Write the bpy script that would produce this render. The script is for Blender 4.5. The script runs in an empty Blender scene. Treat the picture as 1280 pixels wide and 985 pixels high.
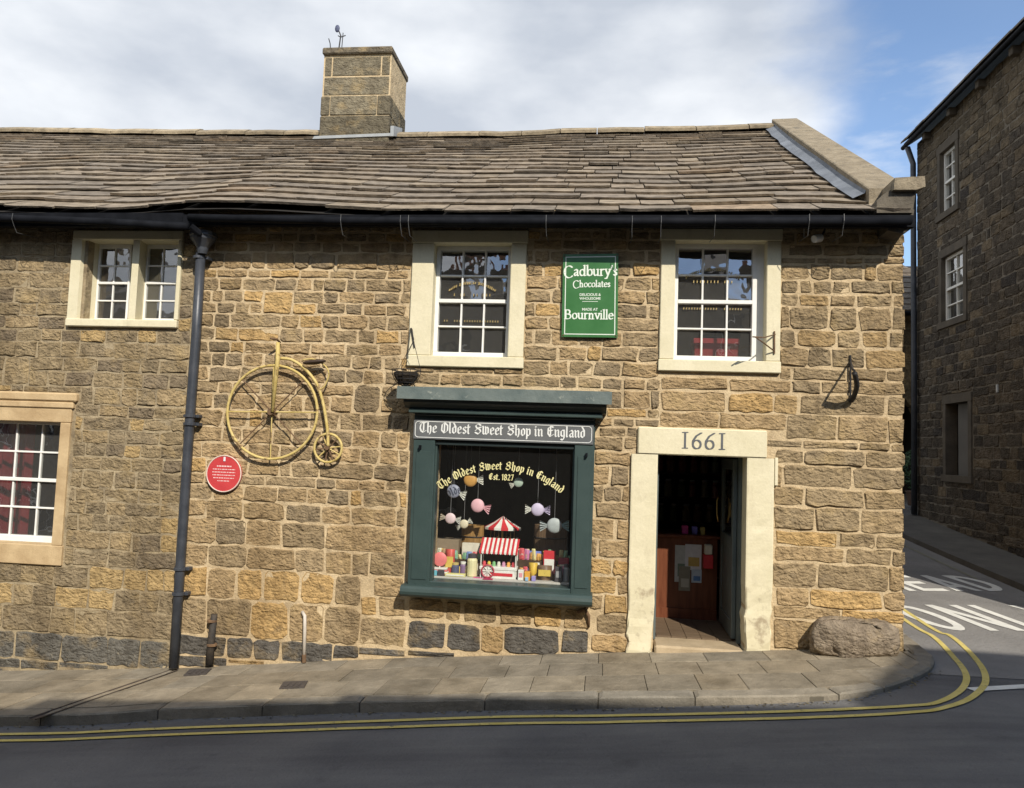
import bpy, math, random
from mathutils import Vector, Matrix
from mathutils import noise as mnoise

sc = bpy.context.scene
col = sc.collection
R_ = math.radians
# ------------------------------------------------------------------ camera
IW, IH, FOC, DIST, CZ = 1280.0, 985.0, 970.0, 8.3, 2.0
PITCH, YAW, ROLL = 0.06889, 0.11554, 0.03528
cam = bpy.data.cameras.new('camera'); camo = bpy.data.objects.new('camera', cam); col.objects.link(camo)
cam.sensor_fit = 'HORIZONTAL'; cam.sensor_width = 36.0; cam.lens = 36.0 * FOC / IW
cam.clip_start = 0.05; cam.clip_end = 2000
CR = Matrix.Rotation(YAW, 3, 'Z') @ Matrix.Rotation(math.pi / 2 + PITCH, 3, 'X') @ Matrix.Rotation(ROLL, 3, 'Z')
camo.matrix_world = Matrix.Translation((0, -DIST, CZ)) @ CR.to_4x4()
sc.camera = camo
# ------------------------------------------------------------------ light
SUN = Vector((0.50, -1.0, 0.85)).normalized()
sl = bpy.data.lights.new('sun', 'SUN'); sl.energy = 4.0; sl.angle = R_(0.53); sl.color = (1.0, 0.93, 0.82)
so = bpy.data.objects.new('sun', sl); col.objects.link(so)
so.rotation_euler = (-SUN).to_track_quat('-Z', 'Y').to_euler(); so.location = (6, -12, 14)
w = bpy.data.worlds.new('World'); sc.world = w; w.use_nodes = True
nt = w.node_tree; nt.nodes.clear()
def N(t, **kw):
    n = nt.nodes.new(t)
    for k, v in kw.items(): setattr(n, k, v)
    return n
sky = N('ShaderNodeTexSky'); sky.sky_type = 'NISHITA'; sky.sun_disc = False
sky.sun_elevation = math.asin(SUN.z); sky.sun_rotation = math.atan2(SUN.x, SUN.y)
sky.altitude = 120; sky.air_density = 1.0; sky.dust_density = 0.25; sky.ozone_density = 3.0
tc = N('ShaderNodeTexCoord')
sep = N('ShaderNodeSeparateXYZ'); nt.links.new(tc.outputs['Generated'], sep.inputs[0])
az = N('ShaderNodeVectorMath'); az.operation = 'DOT_PRODUCT'
az.inputs[1].default_value = (-0.974, 0.225, 0.0)
nt.links.new(tc.outputs['Generated'], az.inputs[0])
mp = N('ShaderNodeMapping'); mp.inputs['Scale'].default_value = (1.0, 1.0, 2.2); mp.inputs['Location'].default_value = (3.1, 1.7, 0.4)
nt.links.new(tc.outputs['Generated'], mp.inputs[0])
n1 = N('ShaderNodeTexNoise'); n1.inputs['Scale'].default_value = 2.3; n1.inputs['Detail'].default_value = 9; n1.inputs['Roughness'].default_value = 0.55
nt.links.new(mp.outputs[0], n1.inputs['Vector'])
ma = N('ShaderNodeMath'); ma.operation = 'MULTIPLY_ADD'; ma.inputs[1].default_value = 0.42; ma.inputs[2].default_value = -0.21
nt.links.new(n1.outputs[0], ma.inputs[0])
mb = N('ShaderNodeMath'); mb.operation = 'ADD'; nt.links.new(ma.outputs[0], mb.inputs[0]); nt.links.new(az.outputs['Value'], mb.inputs[1])
mr = N('ShaderNodeMapRange'); mr.interpolation_type = 'SMOOTHSTEP'
mr.inputs['From Min'].default_value = -0.07; mr.inputs['From Max'].default_value = 0.07
mr.inputs['To Min'].default_value = 0.05; mr.inputs['To Max'].default_value = 0.97
nt.links.new(mb.outputs[0], mr.inputs[0])
n2 = N('ShaderNodeTexNoise'); n2.inputs['Scale'].default_value = 2.6; n2.inputs['Detail'].default_value = 7; n2.inputs['Roughness'].default_value = 0.5
nt.links.new(mp.outputs[0], n2.inputs['Vector'])
cr = N('ShaderNodeValToRGB'); cr.color_ramp.elements[0].position = 0.36; cr.color_ramp.elements[1].position = 0.62
cr.color_ramp.elements[0].color = (3.0, 3.25, 3.65, 1); cr.color_ramp.elements[1].color = (5.6, 5.7, 5.8, 1)
nt.links.new(n2.outputs[0], cr.inputs[0])
mp3 = N('ShaderNodeMapping'); mp3.inputs['Scale'].default_value = (1.0, 1.0, 3.4); mp3.inputs['Rotation'].default_value = (.5, .35, 0); mp3.inputs['Location'].default_value = (.7, 5.2, 2.2)
nt.links.new(tc.outputs['Generated'], mp3.inputs[0])
n3 = N('ShaderNodeTexNoise'); n3.inputs['Scale'].default_value = 4.2; n3.inputs['Detail'].default_value = 8; n3.inputs['Roughness'].default_value = 0.58
nt.links.new(mp3.outputs[0], n3.inputs['Vector'])
m3 = N('ShaderNodeMapRange'); m3.interpolation_type = 'SMOOTHSTEP'; m3.inputs['From Min'].default_value = .46; m3.inputs['From Max'].default_value = .72; m3.inputs['To Max'].default_value = .55
nt.links.new(n3.outputs[0], m3.inputs[0])
mm3 = N('ShaderNodeMath'); mm3.operation = 'MAXIMUM'; nt.links.new(mr.outputs[0], mm3.inputs[0]); nt.links.new(m3.outputs[0], mm3.inputs[1])
mx = N('ShaderNodeMix'); mx.data_type = 'RGBA'
nt.links.new(mm3.outputs[0], mx.inputs['Factor']); nt.links.new(sky.outputs[0], mx.inputs[6]); nt.links.new(cr.outputs[0], mx.inputs[7])
bg = N('ShaderNodeBackground'); bg.inputs['Strength'].default_value = 0.15
nt.links.new(mx.outputs[2], bg.inputs['Color'])
wo = N('ShaderNodeOutputWorld'); nt.links.new(bg.outputs[0], wo.inputs[0])
sc.view_settings.view_transform = 'Standard'; sc.view_settings.look = 'None'
sc.view_settings.gamma = 1; sc.view_settings.use_curve_mapping = False; sc.view_settings.exposure = 0.42
sc.cycles.max_bounces = 6; sc.cycles.diffuse_bounces = 3; sc.cycles.glossy_bounces = 3; sc.cycles.transparent_max_bounces = 16; sc.cycles.caustics_reflective = False; sc.cycles.caustics_refractive = False

# ------------------------------------------------------------------ coordinates measured from the photograph
def ray(px, py): return CR @ Vector(((px - IW / 2) / FOC, -(py - IH / 2) / FOC, -1))
def at(px, py, Y=0.0):
    d = ray(px, py); t = (DIST + Y) / d.y
    return Vector((d.x * t, Y, d.z * t + CZ))
def F(px, py, Y=0.0): v = at(px, py, Y); return v.x, v.z
def interp(x, xs, ys):
    if x <= xs[0]: return ys[0]
    for i in range(1, len(xs)):
        if x <= xs[i]: return ys[i - 1] + (ys[i] - ys[i - 1]) * (x - xs[i - 1]) / (xs[i] - xs[i - 1])
    return ys[-1]
BX = [-40, -12, -6.7, -4.64, -2.07, .3, 1.75, 2.83, 4, 5, 6, 12, 40]
BZ = [-4, -1.2, -.726, -.563, -.283, -.073, .044, .113, .12, .1, .08, .1, .3]
def base(x): return interp(x, BX, BZ)
def rise(y): y = min(y, 14.0); return 0.05 * y + 0.002 * y * y if y > 0 else 0.0
def h_road(x, y): return base(x) - .03 - interp(x, [0, 3], [.1, .03]) + rise(y) + .015 * max(0, min(-y, 14) - 1.7)
def h_pave(x, y): return base(x) + .02 * min(y, 0) + rise(y)
def gr(px, py):
    d = ray(px, py); z = 0.0
    for _ in range(60):
        t = (z - CZ) / d.z; x, y = d.x * t, d.y * t - DIST; z = .5 * z + .5 * h_road(x, y)
    return Vector((x, y, z))

# ------------------------------------------------------------------ materials
MATS = {}
def pmat(name, c1, c2=None, scale=6.0, rough=.85, bump=0.0, bscale=40.0, attr=False, metal=0.0, spec=.3, spots=None, spotscale=3.0, spotmin=.62, stretch=(1, 1, 1), grain=0.0, patch=(), rock=0.0):
    if name in MATS: return MATS[name]
    m = bpy.data.materials.new(name); m.use_nodes = True; t = m.node_tree; t.nodes.clear()
    out = t.nodes.new('ShaderNodeOutputMaterial'); b = t.nodes.new('ShaderNodeBsdfPrincipled')
    t.links.new(b.outputs[0], out.inputs[0])
    b.inputs['Roughness'].default_value = rough; b.inputs['Metallic'].default_value = metal
    b.inputs['Specular IOR Level'].default_value = spec
    geo = t.nodes.new('ShaderNodeNewGeometry'); mp = t.nodes.new('ShaderNodeMapping'); mp.inputs['Scale'].default_value = stretch
    t.links.new(geo.outputs['Position'], mp.inputs[0])
    def noise(s, det=6, ro=.6):
        n = t.nodes.new('ShaderNodeTexNoise'); n.inputs['Scale'].default_value = s; n.inputs['Detail'].default_value = det; n.inputs['Roughness'].default_value = ro
        t.links.new(mp.outputs[0], n.inputs['Vector']); return n
    def mix(kind, fac, a, bb):
        x = t.nodes.new('ShaderNodeMix'); x.data_type = 'RGBA'; x.blend_type = kind
        for sock, v in ((x.inputs['Factor'], fac), (x.inputs[6], a), (x.inputs[7], bb)):
            if hasattr(v, 'default_value') or hasattr(v, 'is_linked'): t.links.new(v, sock)
            elif isinstance(v, (int, float)): sock.default_value = v
            else: sock.default_value = (*v, 1)
        return x.outputs[2]
    na = noise(scale)
    if attr:
        a = t.nodes.new('ShaderNodeAttribute'); a.attribute_name = 'tint'
        rp = t.nodes.new('ShaderNodeValToRGB'); rp.color_ramp.elements[0].position = .28; rp.color_ramp.elements[1].position = .72
        rp.color_ramp.elements[0].color = (*c1, 1); rp.color_ramp.elements[1].color = (*c2, 1)
        t.links.new(na.outputs[0], rp.inputs[0])
        c = mix('MULTIPLY', 1.0, a.outputs['Color'], rp.outputs[0])
    else:
        rp = t.nodes.new('ShaderNodeValToRGB'); rp.color_ramp.elements[0].position = .32; rp.color_ramp.elements[1].position = .68
        rp.color_ramp.elements[0].color = (*c1, 1); rp.color_ramp.elements[1].color = (*(c2 or c1), 1)
        t.links.new(na.outputs[0], rp.inputs[0]); c = rp.outputs[0]
    if grain:
        g = noise(bscale * 2.2, 4, .7)
        gr_ = t.nodes.new('ShaderNodeMapRange'); gr_.inputs['From Min'].default_value = .3; gr_.inputs['From Max'].default_value = .7
        gr_.inputs['To Min'].default_value = 1 - grain; gr_.inputs['To Max'].default_value = 1 + grain
        t.links.new(g.outputs[0], gr_.inputs[0])
        cc = t.nodes.new('ShaderNodeCombineColor')
        for i in range(3): t.links.new(gr_.outputs[0], cc.inputs[i])
        c = mix('MULTIPLY', 1.0, c, cc.outputs[0])
    if spots:
        s = noise(spotscale, 8, .65); sr = t.nodes.new('ShaderNodeMapRange')
        sr.inputs['From Min'].default_value = spotmin; sr.inputs['From Max'].default_value = spotmin + .1
        t.links.new(s.outputs[0], sr.inputs[0]); c = mix('MIX', sr.outputs[0], c, spots)
    for (pc_, ps, p0, amt, st) in patch:
        pm = t.nodes.new('ShaderNodeMapping'); pm.inputs['Scale'].default_value = st; pm.inputs['Location'].default_value = (ps * 1.7, ps * .9, ps * 2.3)
        t.links.new(geo.outputs['Position'], pm.inputs[0]); pn = noise(ps, 7, .62); t.links.new(pm.outputs[0], pn.inputs['Vector'])
        pr = t.nodes.new('ShaderNodeMapRange'); pr.inputs['From Min'].default_value = p0; pr.inputs['From Max'].default_value = p0 + .16; pr.inputs['To Max'].default_value = amt
        t.links.new(pn.outputs[0], pr.inputs[0]); c = mix('MULTIPLY' if max(pc_) > 1 or min(pc_) > .45 else 'MIX', pr.outputs[0], c, pc_)
    t.links.new(c, b.inputs['Base Color'])
    if bump:
        h1 = noise(bscale, 8, .65); h2 = noise(bscale * .22, 5, .55)
        add = t.nodes.new('ShaderNodeMath'); add.operation = 'MULTIPLY_ADD'; add.inputs[1].default_value = 2.2
        t.links.new(h2.outputs[0], add.inputs[0]); t.links.new(h1.outputs[0], add.inputs[2])
        if rock:
            vo = t.nodes.new('ShaderNodeTexVoronoi'); vo.inputs['Scale'].default_value = 17.0; vo.feature = 'F1'
            vm = t.nodes.new('ShaderNodeMapping'); vm.inputs['Scale'].default_value = (1, 1, 1.9); wn = noise(7, 3, .5)
            vmix = t.nodes.new('ShaderNodeVectorMath'); vmix.operation = 'MULTIPLY_ADD'; vmix.inputs[1].default_value = (.22, .22, .22)
            t.links.new(wn.outputs['Color'], vmix.inputs[0]); t.links.new(geo.outputs['Position'], vm.inputs[0]); t.links.new(vm.outputs[0], vmix.inputs[2]); t.links.new(vmix.outputs[0], vo.inputs['Vector'])
            ad2 = t.nodes.new('ShaderNodeMath'); ad2.operation = 'MULTIPLY_ADD'; ad2.inputs[1].default_value = rock
            t.links.new(vo.outputs['Distance'], ad2.inputs[0]); t.links.new(add.outputs[0], ad2.inputs[2]); add = ad2
        bp = t.nodes.new('ShaderNodeBump'); bp.inputs['Strength'].default_value = 1.0; bp.inputs['Distance'].default_value = bump
        t.links.new(add.outputs[0], bp.inputs['Height']); t.links.new(bp.outputs[0], b.inputs['Normal'])
    MATS[name] = m; return m
def glassmat(name, tint=(1, 1, 1), f0=.06, wob=.0015, dust=.03):
    if name in MATS: return MATS[name]
    m = bpy.data.materials.new(name); m.use_nodes = True; t = m.node_tree; t.nodes.clear()
    out = t.nodes.new('ShaderNodeOutputMaterial'); mixn = t.nodes.new('ShaderNodeMixShader')
    tr = t.nodes.new('ShaderNodeBsdfTransparent'); tr.inputs[0].default_value = (*tint, 1)
    gl = t.nodes.new('ShaderNodeBsdfGlossy'); gl.inputs['Roughness'].default_value = .015
    fr = t.nodes.new('ShaderNodeLayerWeight'); fr.inputs['Blend'].default_value = .5
    pw = t.nodes.new('ShaderNodeMath'); pw.operation = 'POWER'; pw.inputs[1].default_value = 4.0
    mu = t.nodes.new('ShaderNodeMath'); mu.operation = 'MULTIPLY_ADD'; mu.inputs[1].default_value = 1 - f0; mu.inputs[2].default_value = f0; mu.use_clamp = True
    t.links.new(fr.outputs['Facing'], pw.inputs[0])
    n = t.nodes.new('ShaderNodeTexNoise'); n.inputs['Scale'].default_value = 3.0
    g = t.nodes.new('ShaderNodeNewGeometry'); t.links.new(g.outputs['Position'], n.inputs['Vector'])
    bp = t.nodes.new('ShaderNodeBump'); bp.inputs['Distance'].default_value = wob * 4; bp.inputs['Strength'].default_value = 1
    t.links.new(n.outputs[0], bp.inputs['Height']); t.links.new(bp.outputs[0], gl.inputs['Normal'])
    t.links.new(pw.outputs[0], mu.inputs[0]); t.links.new(mu.outputs[0], mixn.inputs[0])
    df = t.nodes.new('ShaderNodeBsdfDiffuse'); df.inputs[0].default_value = (.5, .5, .48, 1); md = t.nodes.new('ShaderNodeMixShader'); md.inputs[0].default_value = dust
    t.links.new(tr.outputs[0], md.inputs[1]); t.links.new(df.outputs[0], md.inputs[2]); tr = md
    t.links.new(tr.outputs[0], mixn.inputs[1]); t.links.new(gl.outputs[0], mixn.inputs[2]); t.links.new(mixn.outputs[0], out.inputs[0])
    MATS[name] = m; return m
def plain(name, c, rough=.6, metal=0, spec=.4): return pmat(name, tuple(k * .9 for k in c), tuple(min(1, k * 1.1) for k in c), 14, rough, metal=metal, spec=spec)
ISO = (1, 1, 1); STREAK = (1.5, 1.5, .22)
STONE = pmat('stone', (.68, .65, .61), (1.36, 1.32, 1.24), 11.0, .94, .017, 42.0, attr=True, spec=.08, grain=.24, rock=-.9,
             patch=(((.10, .085, .066), 6.5, .56, .48, ISO), ((.42, .30, .14), 3.6, .53, .42, ISO), ((.56, .53, .50), 1.3, .50, .55, STREAK), ((.40, .33, .22), 23.0, .60, .45, ISO)))
MORTAR = pmat('mortar', (.47, .36, .215), (.60, .47, .29), 5.0, .95, .012, 34.0, spec=.08, grain=.2, patch=(((.26, .195, .12), 5.5, .55, .6, ISO), ((.62, .58, .54), 1.3, .50, .5, STREAK), ((.10, .08, .06), 15.0, .64, .6, ISO)))
MORTAR_G = pmat('mortar_grey', (.29, .23, .145), (.42, .34, .215), 5.0, .95, .012, 34.0, spec=.08, grain=.2, patch=(((.17, .135, .09), 5.5, .50, .75, ISO), ((.58, .54, .50), 1.3, .50, .55, STREAK), ((.09, .075, .06), 15.0, .60, .6, ISO)))
MORTAR_D = pmat('mortar_sooty', (.15, .13, .105), (.23, .205, .165), 4.0, .95, .005, 50.0, spec=.1)
SLATE = pmat('stone_slate', (.55, .53, .52), (1.35, 1.3, 1.25), 7.0, .9, .006, 60.0, attr=True, spec=.15, spots=(.30, .27, .15), spotscale=9.0, spotmin=.69, grain=.15)
PAINT = pmat('cream_paint', (.605, .545, .365), (.685, .62, .435), 3.0, .62, .003, 22.0, spec=.3, grain=.05, patch=(((.40, .34, .22), 6.0, .57, .38, (1, 1, .35)), ((.33, .28, .19), 19.0, .62, .4, (1, 1, 1))))
PAINT_W = pmat('cream_paint_worn', (.605, .545, .365), (.685, .62, .435), 3.0, .66, .003, 22.0, spec=.3, spots=(.40, .33, .22), spotscale=5.0, spotmin=.565, patch=(((.30, .25, .17), 14.0, .56, .5, (1, 1, 1)),))
WHITE = pmat('white_paint', (.72, .71, .66), (.80, .79, .74), 6, .45, .001, 30)
BUFF = pmat('buff_stone', (.40, .28, .15), (.56, .42, .24), 3.5, .9, .003, 60, spec=.15, grain=.1)
GREEN = pmat('green_paint', (.030, .050, .047), (.042, .066, .061), 4, .42, .001, 18, spec=.45, grain=.05)
GREEN_SHADED = pmat('shaded_green_paint', (.012, .020, .020), (.020, .030, .030), 4, .4, .001, 18, spec=.45)  # the green paint again, with shade under the cornice put into its colour
LEAD = pmat('lead_sheet', (.09, .10, .115), (.17, .185, .205), 4, .55, .004, 14, spec=.4, grain=.1)
LEADG = pmat('weathered_lead', (.075, .10, .095), (.135, .16, .145), 5, .55, .004, 16, spec=.35, spots=(.32, .33, .28), spotscale=7, spotmin=.64)
BLACK = pmat('black_paint', (.005, .0055, .007), (.012, .013, .016), 6, .7, .001, 20, spec=.06)
PIPE = pmat('pipe_paint', (.030, .034, .042), (.055, .060, .070), 6, .42, .001, 20, spec=.5)
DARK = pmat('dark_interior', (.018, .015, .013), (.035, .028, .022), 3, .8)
GLASS = glassmat('glass', (.88, .90, .88), .28, dust=.09)
SHOPGLASS = glassmat('shop_glass', (.97, .98, .97), .07, .0006, dust=.014)
ASPHALT = pmat('asphalt', (.125, .123, .122), (.170, .165, .157), 1.1, .88, .006, 130, spec=.3, grain=.30, spots=(.19, .18, .168), spotscale=1.7, spotmin=.66, patch=(((.66, .66, .68), 1.1, .46, .8, (.12, 1.5, 1)), ((.60, .60, .60), 3.1, .60, .6, (1, 1, 1)), ((1.55, 1.5, 1.45), 55.0, .60, .8, (1, 1, 1)), ((.55, .55, .55), 38.0, .60, .7, (1, 1, 1))))
FLAG = pmat('paving_stone', (.70, .69, .66), (1.2, 1.18, 1.14), 4.0, .88, .006, 60, attr=True, spec=.15, grain=.2, patch=(((.60, .57, .53), 2.2, .52, .6, ISO), ((.11, .10, .085), 20.0, .66, .5, ISO)))
JOINT = pmat('paving_joint', (.09, .078, .058), (.16, .14, .105), 8, .95)
YELLOW = pmat('yellow_line_paint', (.52, .42, .115), (.66, .54, .19), 9, .75, .003, 120, spots=(.16, .145, .10), spotscale=18, spotmin=.58)
RWHITE = pmat('white_road_paint', (.60, .59, .54), (.74, .73, .67), 9, .75, .003, 120, spots=(.17, .165, .16), spotscale=12, spotmin=.66)

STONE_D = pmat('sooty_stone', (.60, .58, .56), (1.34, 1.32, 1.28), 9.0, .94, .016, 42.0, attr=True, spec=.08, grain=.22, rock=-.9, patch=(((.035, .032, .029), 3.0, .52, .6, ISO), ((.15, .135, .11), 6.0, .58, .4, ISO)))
# ------------------------------------------------------------------ mesh building
WL = {}
class MB:
    def __init__(s): s.v = []; s.f = []; s.t = []; s.tint = None
    def add(s, vs, fs):
        o = len(s.v); s.v += [Vector(v) for v in vs]; s.f += [tuple(i + o for i in f) for f in fs]
        s.t += [s.tint or (1, 1, 1)] * len(vs); return s
    def box(s, x0, x1, y0, y1, z0, z1, c=0.0):
        x0, x1 = min(x0, x1), max(x0, x1); y0, y1 = min(y0, y1), max(y0, y1); z0, z1 = min(z0, z1), max(z0, z1)
        if c <= 0:
            return s.add([(x, y, z) for x in (x0, x1) for y in (y0, y1) for z in (z0, z1)],
                         [(0, 1, 3, 2), (4, 6, 7, 5), (0, 4, 5, 1), (2, 3, 7, 6), (0, 2, 6, 4), (1, 5, 7, 3)])
        c = min(c, (x1 - x0) * .45, (y1 - y0) * .45, (z1 - z0) * .45)
        vs = []; ix = {}
        for i, x in enumerate((x0, x1)):
            for j, y in enumerate((y0, y1)):
                for k, z in enumerate((z0, z1)):
                    xi = x + c * (1 - 2 * i); yi = y + c * (1 - 2 * j); zi = z + c * (1 - 2 * k)
                    for a, p in enumerate(((x, yi, zi), (xi, y, zi), (xi, yi, z))): ix[i, j, k, a] = len(vs); vs.append(p)
        fs = []
        for a in range(3):
            for e in range(2):
                q = []
                for (p, r) in ((0, 0), (1, 0), (1, 1), (0, 1)):
                    kk = [p, r]; kk.insert(a, e); q.append(ix[kk[0], kk[1], kk[2], a])
                fs.append(tuple(q if (e == 1) == (a != 1) else q[::-1]))
        for a in range(3):
            b, d = [k for k in range(3) if k != a]
            for e in range(2):
                for g in range(2):
                    def vi(t, ax): kk = [0, 0, 0]; kk[a] = t; kk[b] = e; kk[d] = g; return ix[kk[0], kk[1], kk[2], ax]
                    fs.append((vi(0, b), vi(1, b), vi(1, d), vi(0, d)))
        for i in range(2):
            for j in range(2):
                for k in range(2): fs.append((ix[i, j, k, 0], ix[i, j, k, 1], ix[i, j, k, 2]))
        return s.add(vs, fs)
    def prism(s, pts, d):
        """closed polygon (list of Vector) extruded by vector d"""
        n = len(pts); d = Vector(d); vs = [Vector(p) for p in pts] + [Vector(p) + d for p in pts]
        return s.add(vs, [tuple(range(n)), tuple(range(2 * n - 1, n - 1, -1))] + [(i, i + n, (i + 1) % n + n, (i + 1) % n) for i in range(n)])
    def tube(s, path, r, n=8, closed=False, cap=True):
        path = [Vector(p) for p in path]; m = len(path); rings = []
        rr = r if isinstance(r, (list, tuple)) else [r] * m
        prev = None
        for i, p in enumerate(path):
            if closed: tg = path[(i + 1) % m] - path[i - 1]
            else: tg = path[min(i + 1, m - 1)] - path[max(i - 1, 0)]
            tg.normalize()
            ref = prev if prev is not None else (Vector((0, 1, 0)) if abs(tg.y) < .9 else Vector((1, 0, 0)))
            u = ref - tg * ref.dot(tg)
            if u.length < 1e-5: u = Vector((1, 0, 0)) - tg * tg.x
            u.normalize(); prev = u; v = tg.cross(u)
            rings.append([p + (u * math.cos(a) + v * math.sin(a)) * rr[i] for a in [2 * math.pi * k / n for k in range(n)]])
        vs = [q for rg in rings for q in rg]; fs = []
        for i in range(m if closed else m - 1):
            a, b = i * n, ((i + 1) % m) * n
            fs += [(a + k, a + (k + 1) % n, b + (k + 1) % n, b + k) for k in range(n)]
        if cap and not closed: fs += [tuple(range(n))[::-1], tuple(range((m - 1) * n, m * n))]
        return s.add(vs, fs)
    def lathe(s, prof, c, n=14, axis=(0, 0, 1)):
        """prof: (radius, height)"""
        ax = Vector(axis).normalized(); u = ax.orthogonal().normalized(); v = ax.cross(u); c = Vector(c); vs = []
        for r, h in prof: vs += [c + ax * h + (u * math.cos(2 * math.pi * k / n) + v * math.sin(2 * math.pi * k / n)) * r for k in range(n)]
        m = len(prof); fs = []
        for i in range(m - 1):
            a, b = i * n, (i + 1) * n
            fs += [(a + k, a + (k + 1) % n, b + (k + 1) % n, b + k) for k in range(n)]
        fs += [tuple(range(n))[::-1], tuple(range((m - 1) * n, m * n))]
        return s.add(vs, fs)
    def ball(s, c, rx, ry=None, rz=None, n=14, m=9, rot=None):
        ry = ry or rx; rz = rz or rx; c = Vector(c); vs = []
        for i in range(m + 1):
            th = math.pi * i / m
            for k in range(n):
                p = Vector((rx * math.sin(th) * math.cos(2 * math.pi * k / n), ry * math.sin(th) * math.sin(2 * math.pi * k / n), rz * math.cos(th)))
                vs.append(c + (rot @ p if rot else p))
        fs = [(i * n + k, (i + 1) * n + k, (i + 1) * n + (k + 1) % n, i * n + (k + 1) % n) for i in range(m) for k in range(n)]
        return s.add(vs, fs)
    def build(s, name, mat, parent=None, smooth=False, kind=None, label=None, cat=None, group=None, origin=None):
        if origin is None:
            lo = Vector([min(v[i] for v in s.v) for i in range(3)]); hi = Vector([max(v[i] for v in s.v) for i in range(3)])
            origin = (lo + hi) / 2
            if parent is None: origin.z = lo.z
        origin = Vector(origin)
        me = bpy.data.meshes.new(name); me.from_pydata([v - origin for v in s.v], [], s.f)
        if smooth: me.polygons.foreach_set('use_smooth', [True] * len(me.polygons))
        if any(t != (1, 1, 1) for t in s.t):
            a = me.color_attributes.new('tint', 'FLOAT_COLOR', 'POINT')
            a.data.foreach_set('color', [c for t in s.t for c in (*t, 1.0)])
        me.materials.append(mat); me.validate()
        o = bpy.data.objects.new(name, me); col.objects.link(o)
        pw = WL[parent] if parent else Vector((0, 0, 0))
        o.parent = parent; o.location = origin - pw; WL[o] = origin
        if kind: o['kind'] = kind
        if label: o['label'] = label
        if cat: o['category'] = cat
        if group: o['group'] = group
        return o
def thing(name, loc, label, cat, group=None):
    o = bpy.data.objects.new(name, None); col.objects.link(o); o.location = loc; WL[o] = Vector(loc); o.empty_display_size = .1
    o['label'] = label; o['category'] = cat
    if group: o['group'] = group
    return o
def B(name, mat, parent, *a, c=0.0, **k): return MB().box(*a, c=c).build(name, mat, parent, **k)
def curve(pts, n=6):
    """Catmull-Rom through points"""
    P = [Vector(p) for p in pts]; out = []
    for i in range(len(P) - 1):
        p0 = P[max(i - 1, 0)]; p1 = P[i]; p2 = P[i + 1]; p3 = P[min(i + 2, len(P) - 1)]
        for k in range(n):
            t = k / n
            out.append(.5 * ((2 * p1) + (p2 - p0) * t + (2 * p0 - 5 * p1 + 4 * p2 - p3) * t * t + (3 * p1 - p0 - 3 * p2 + p3) * t ** 3))
    return out + [P[-1]]

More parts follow.
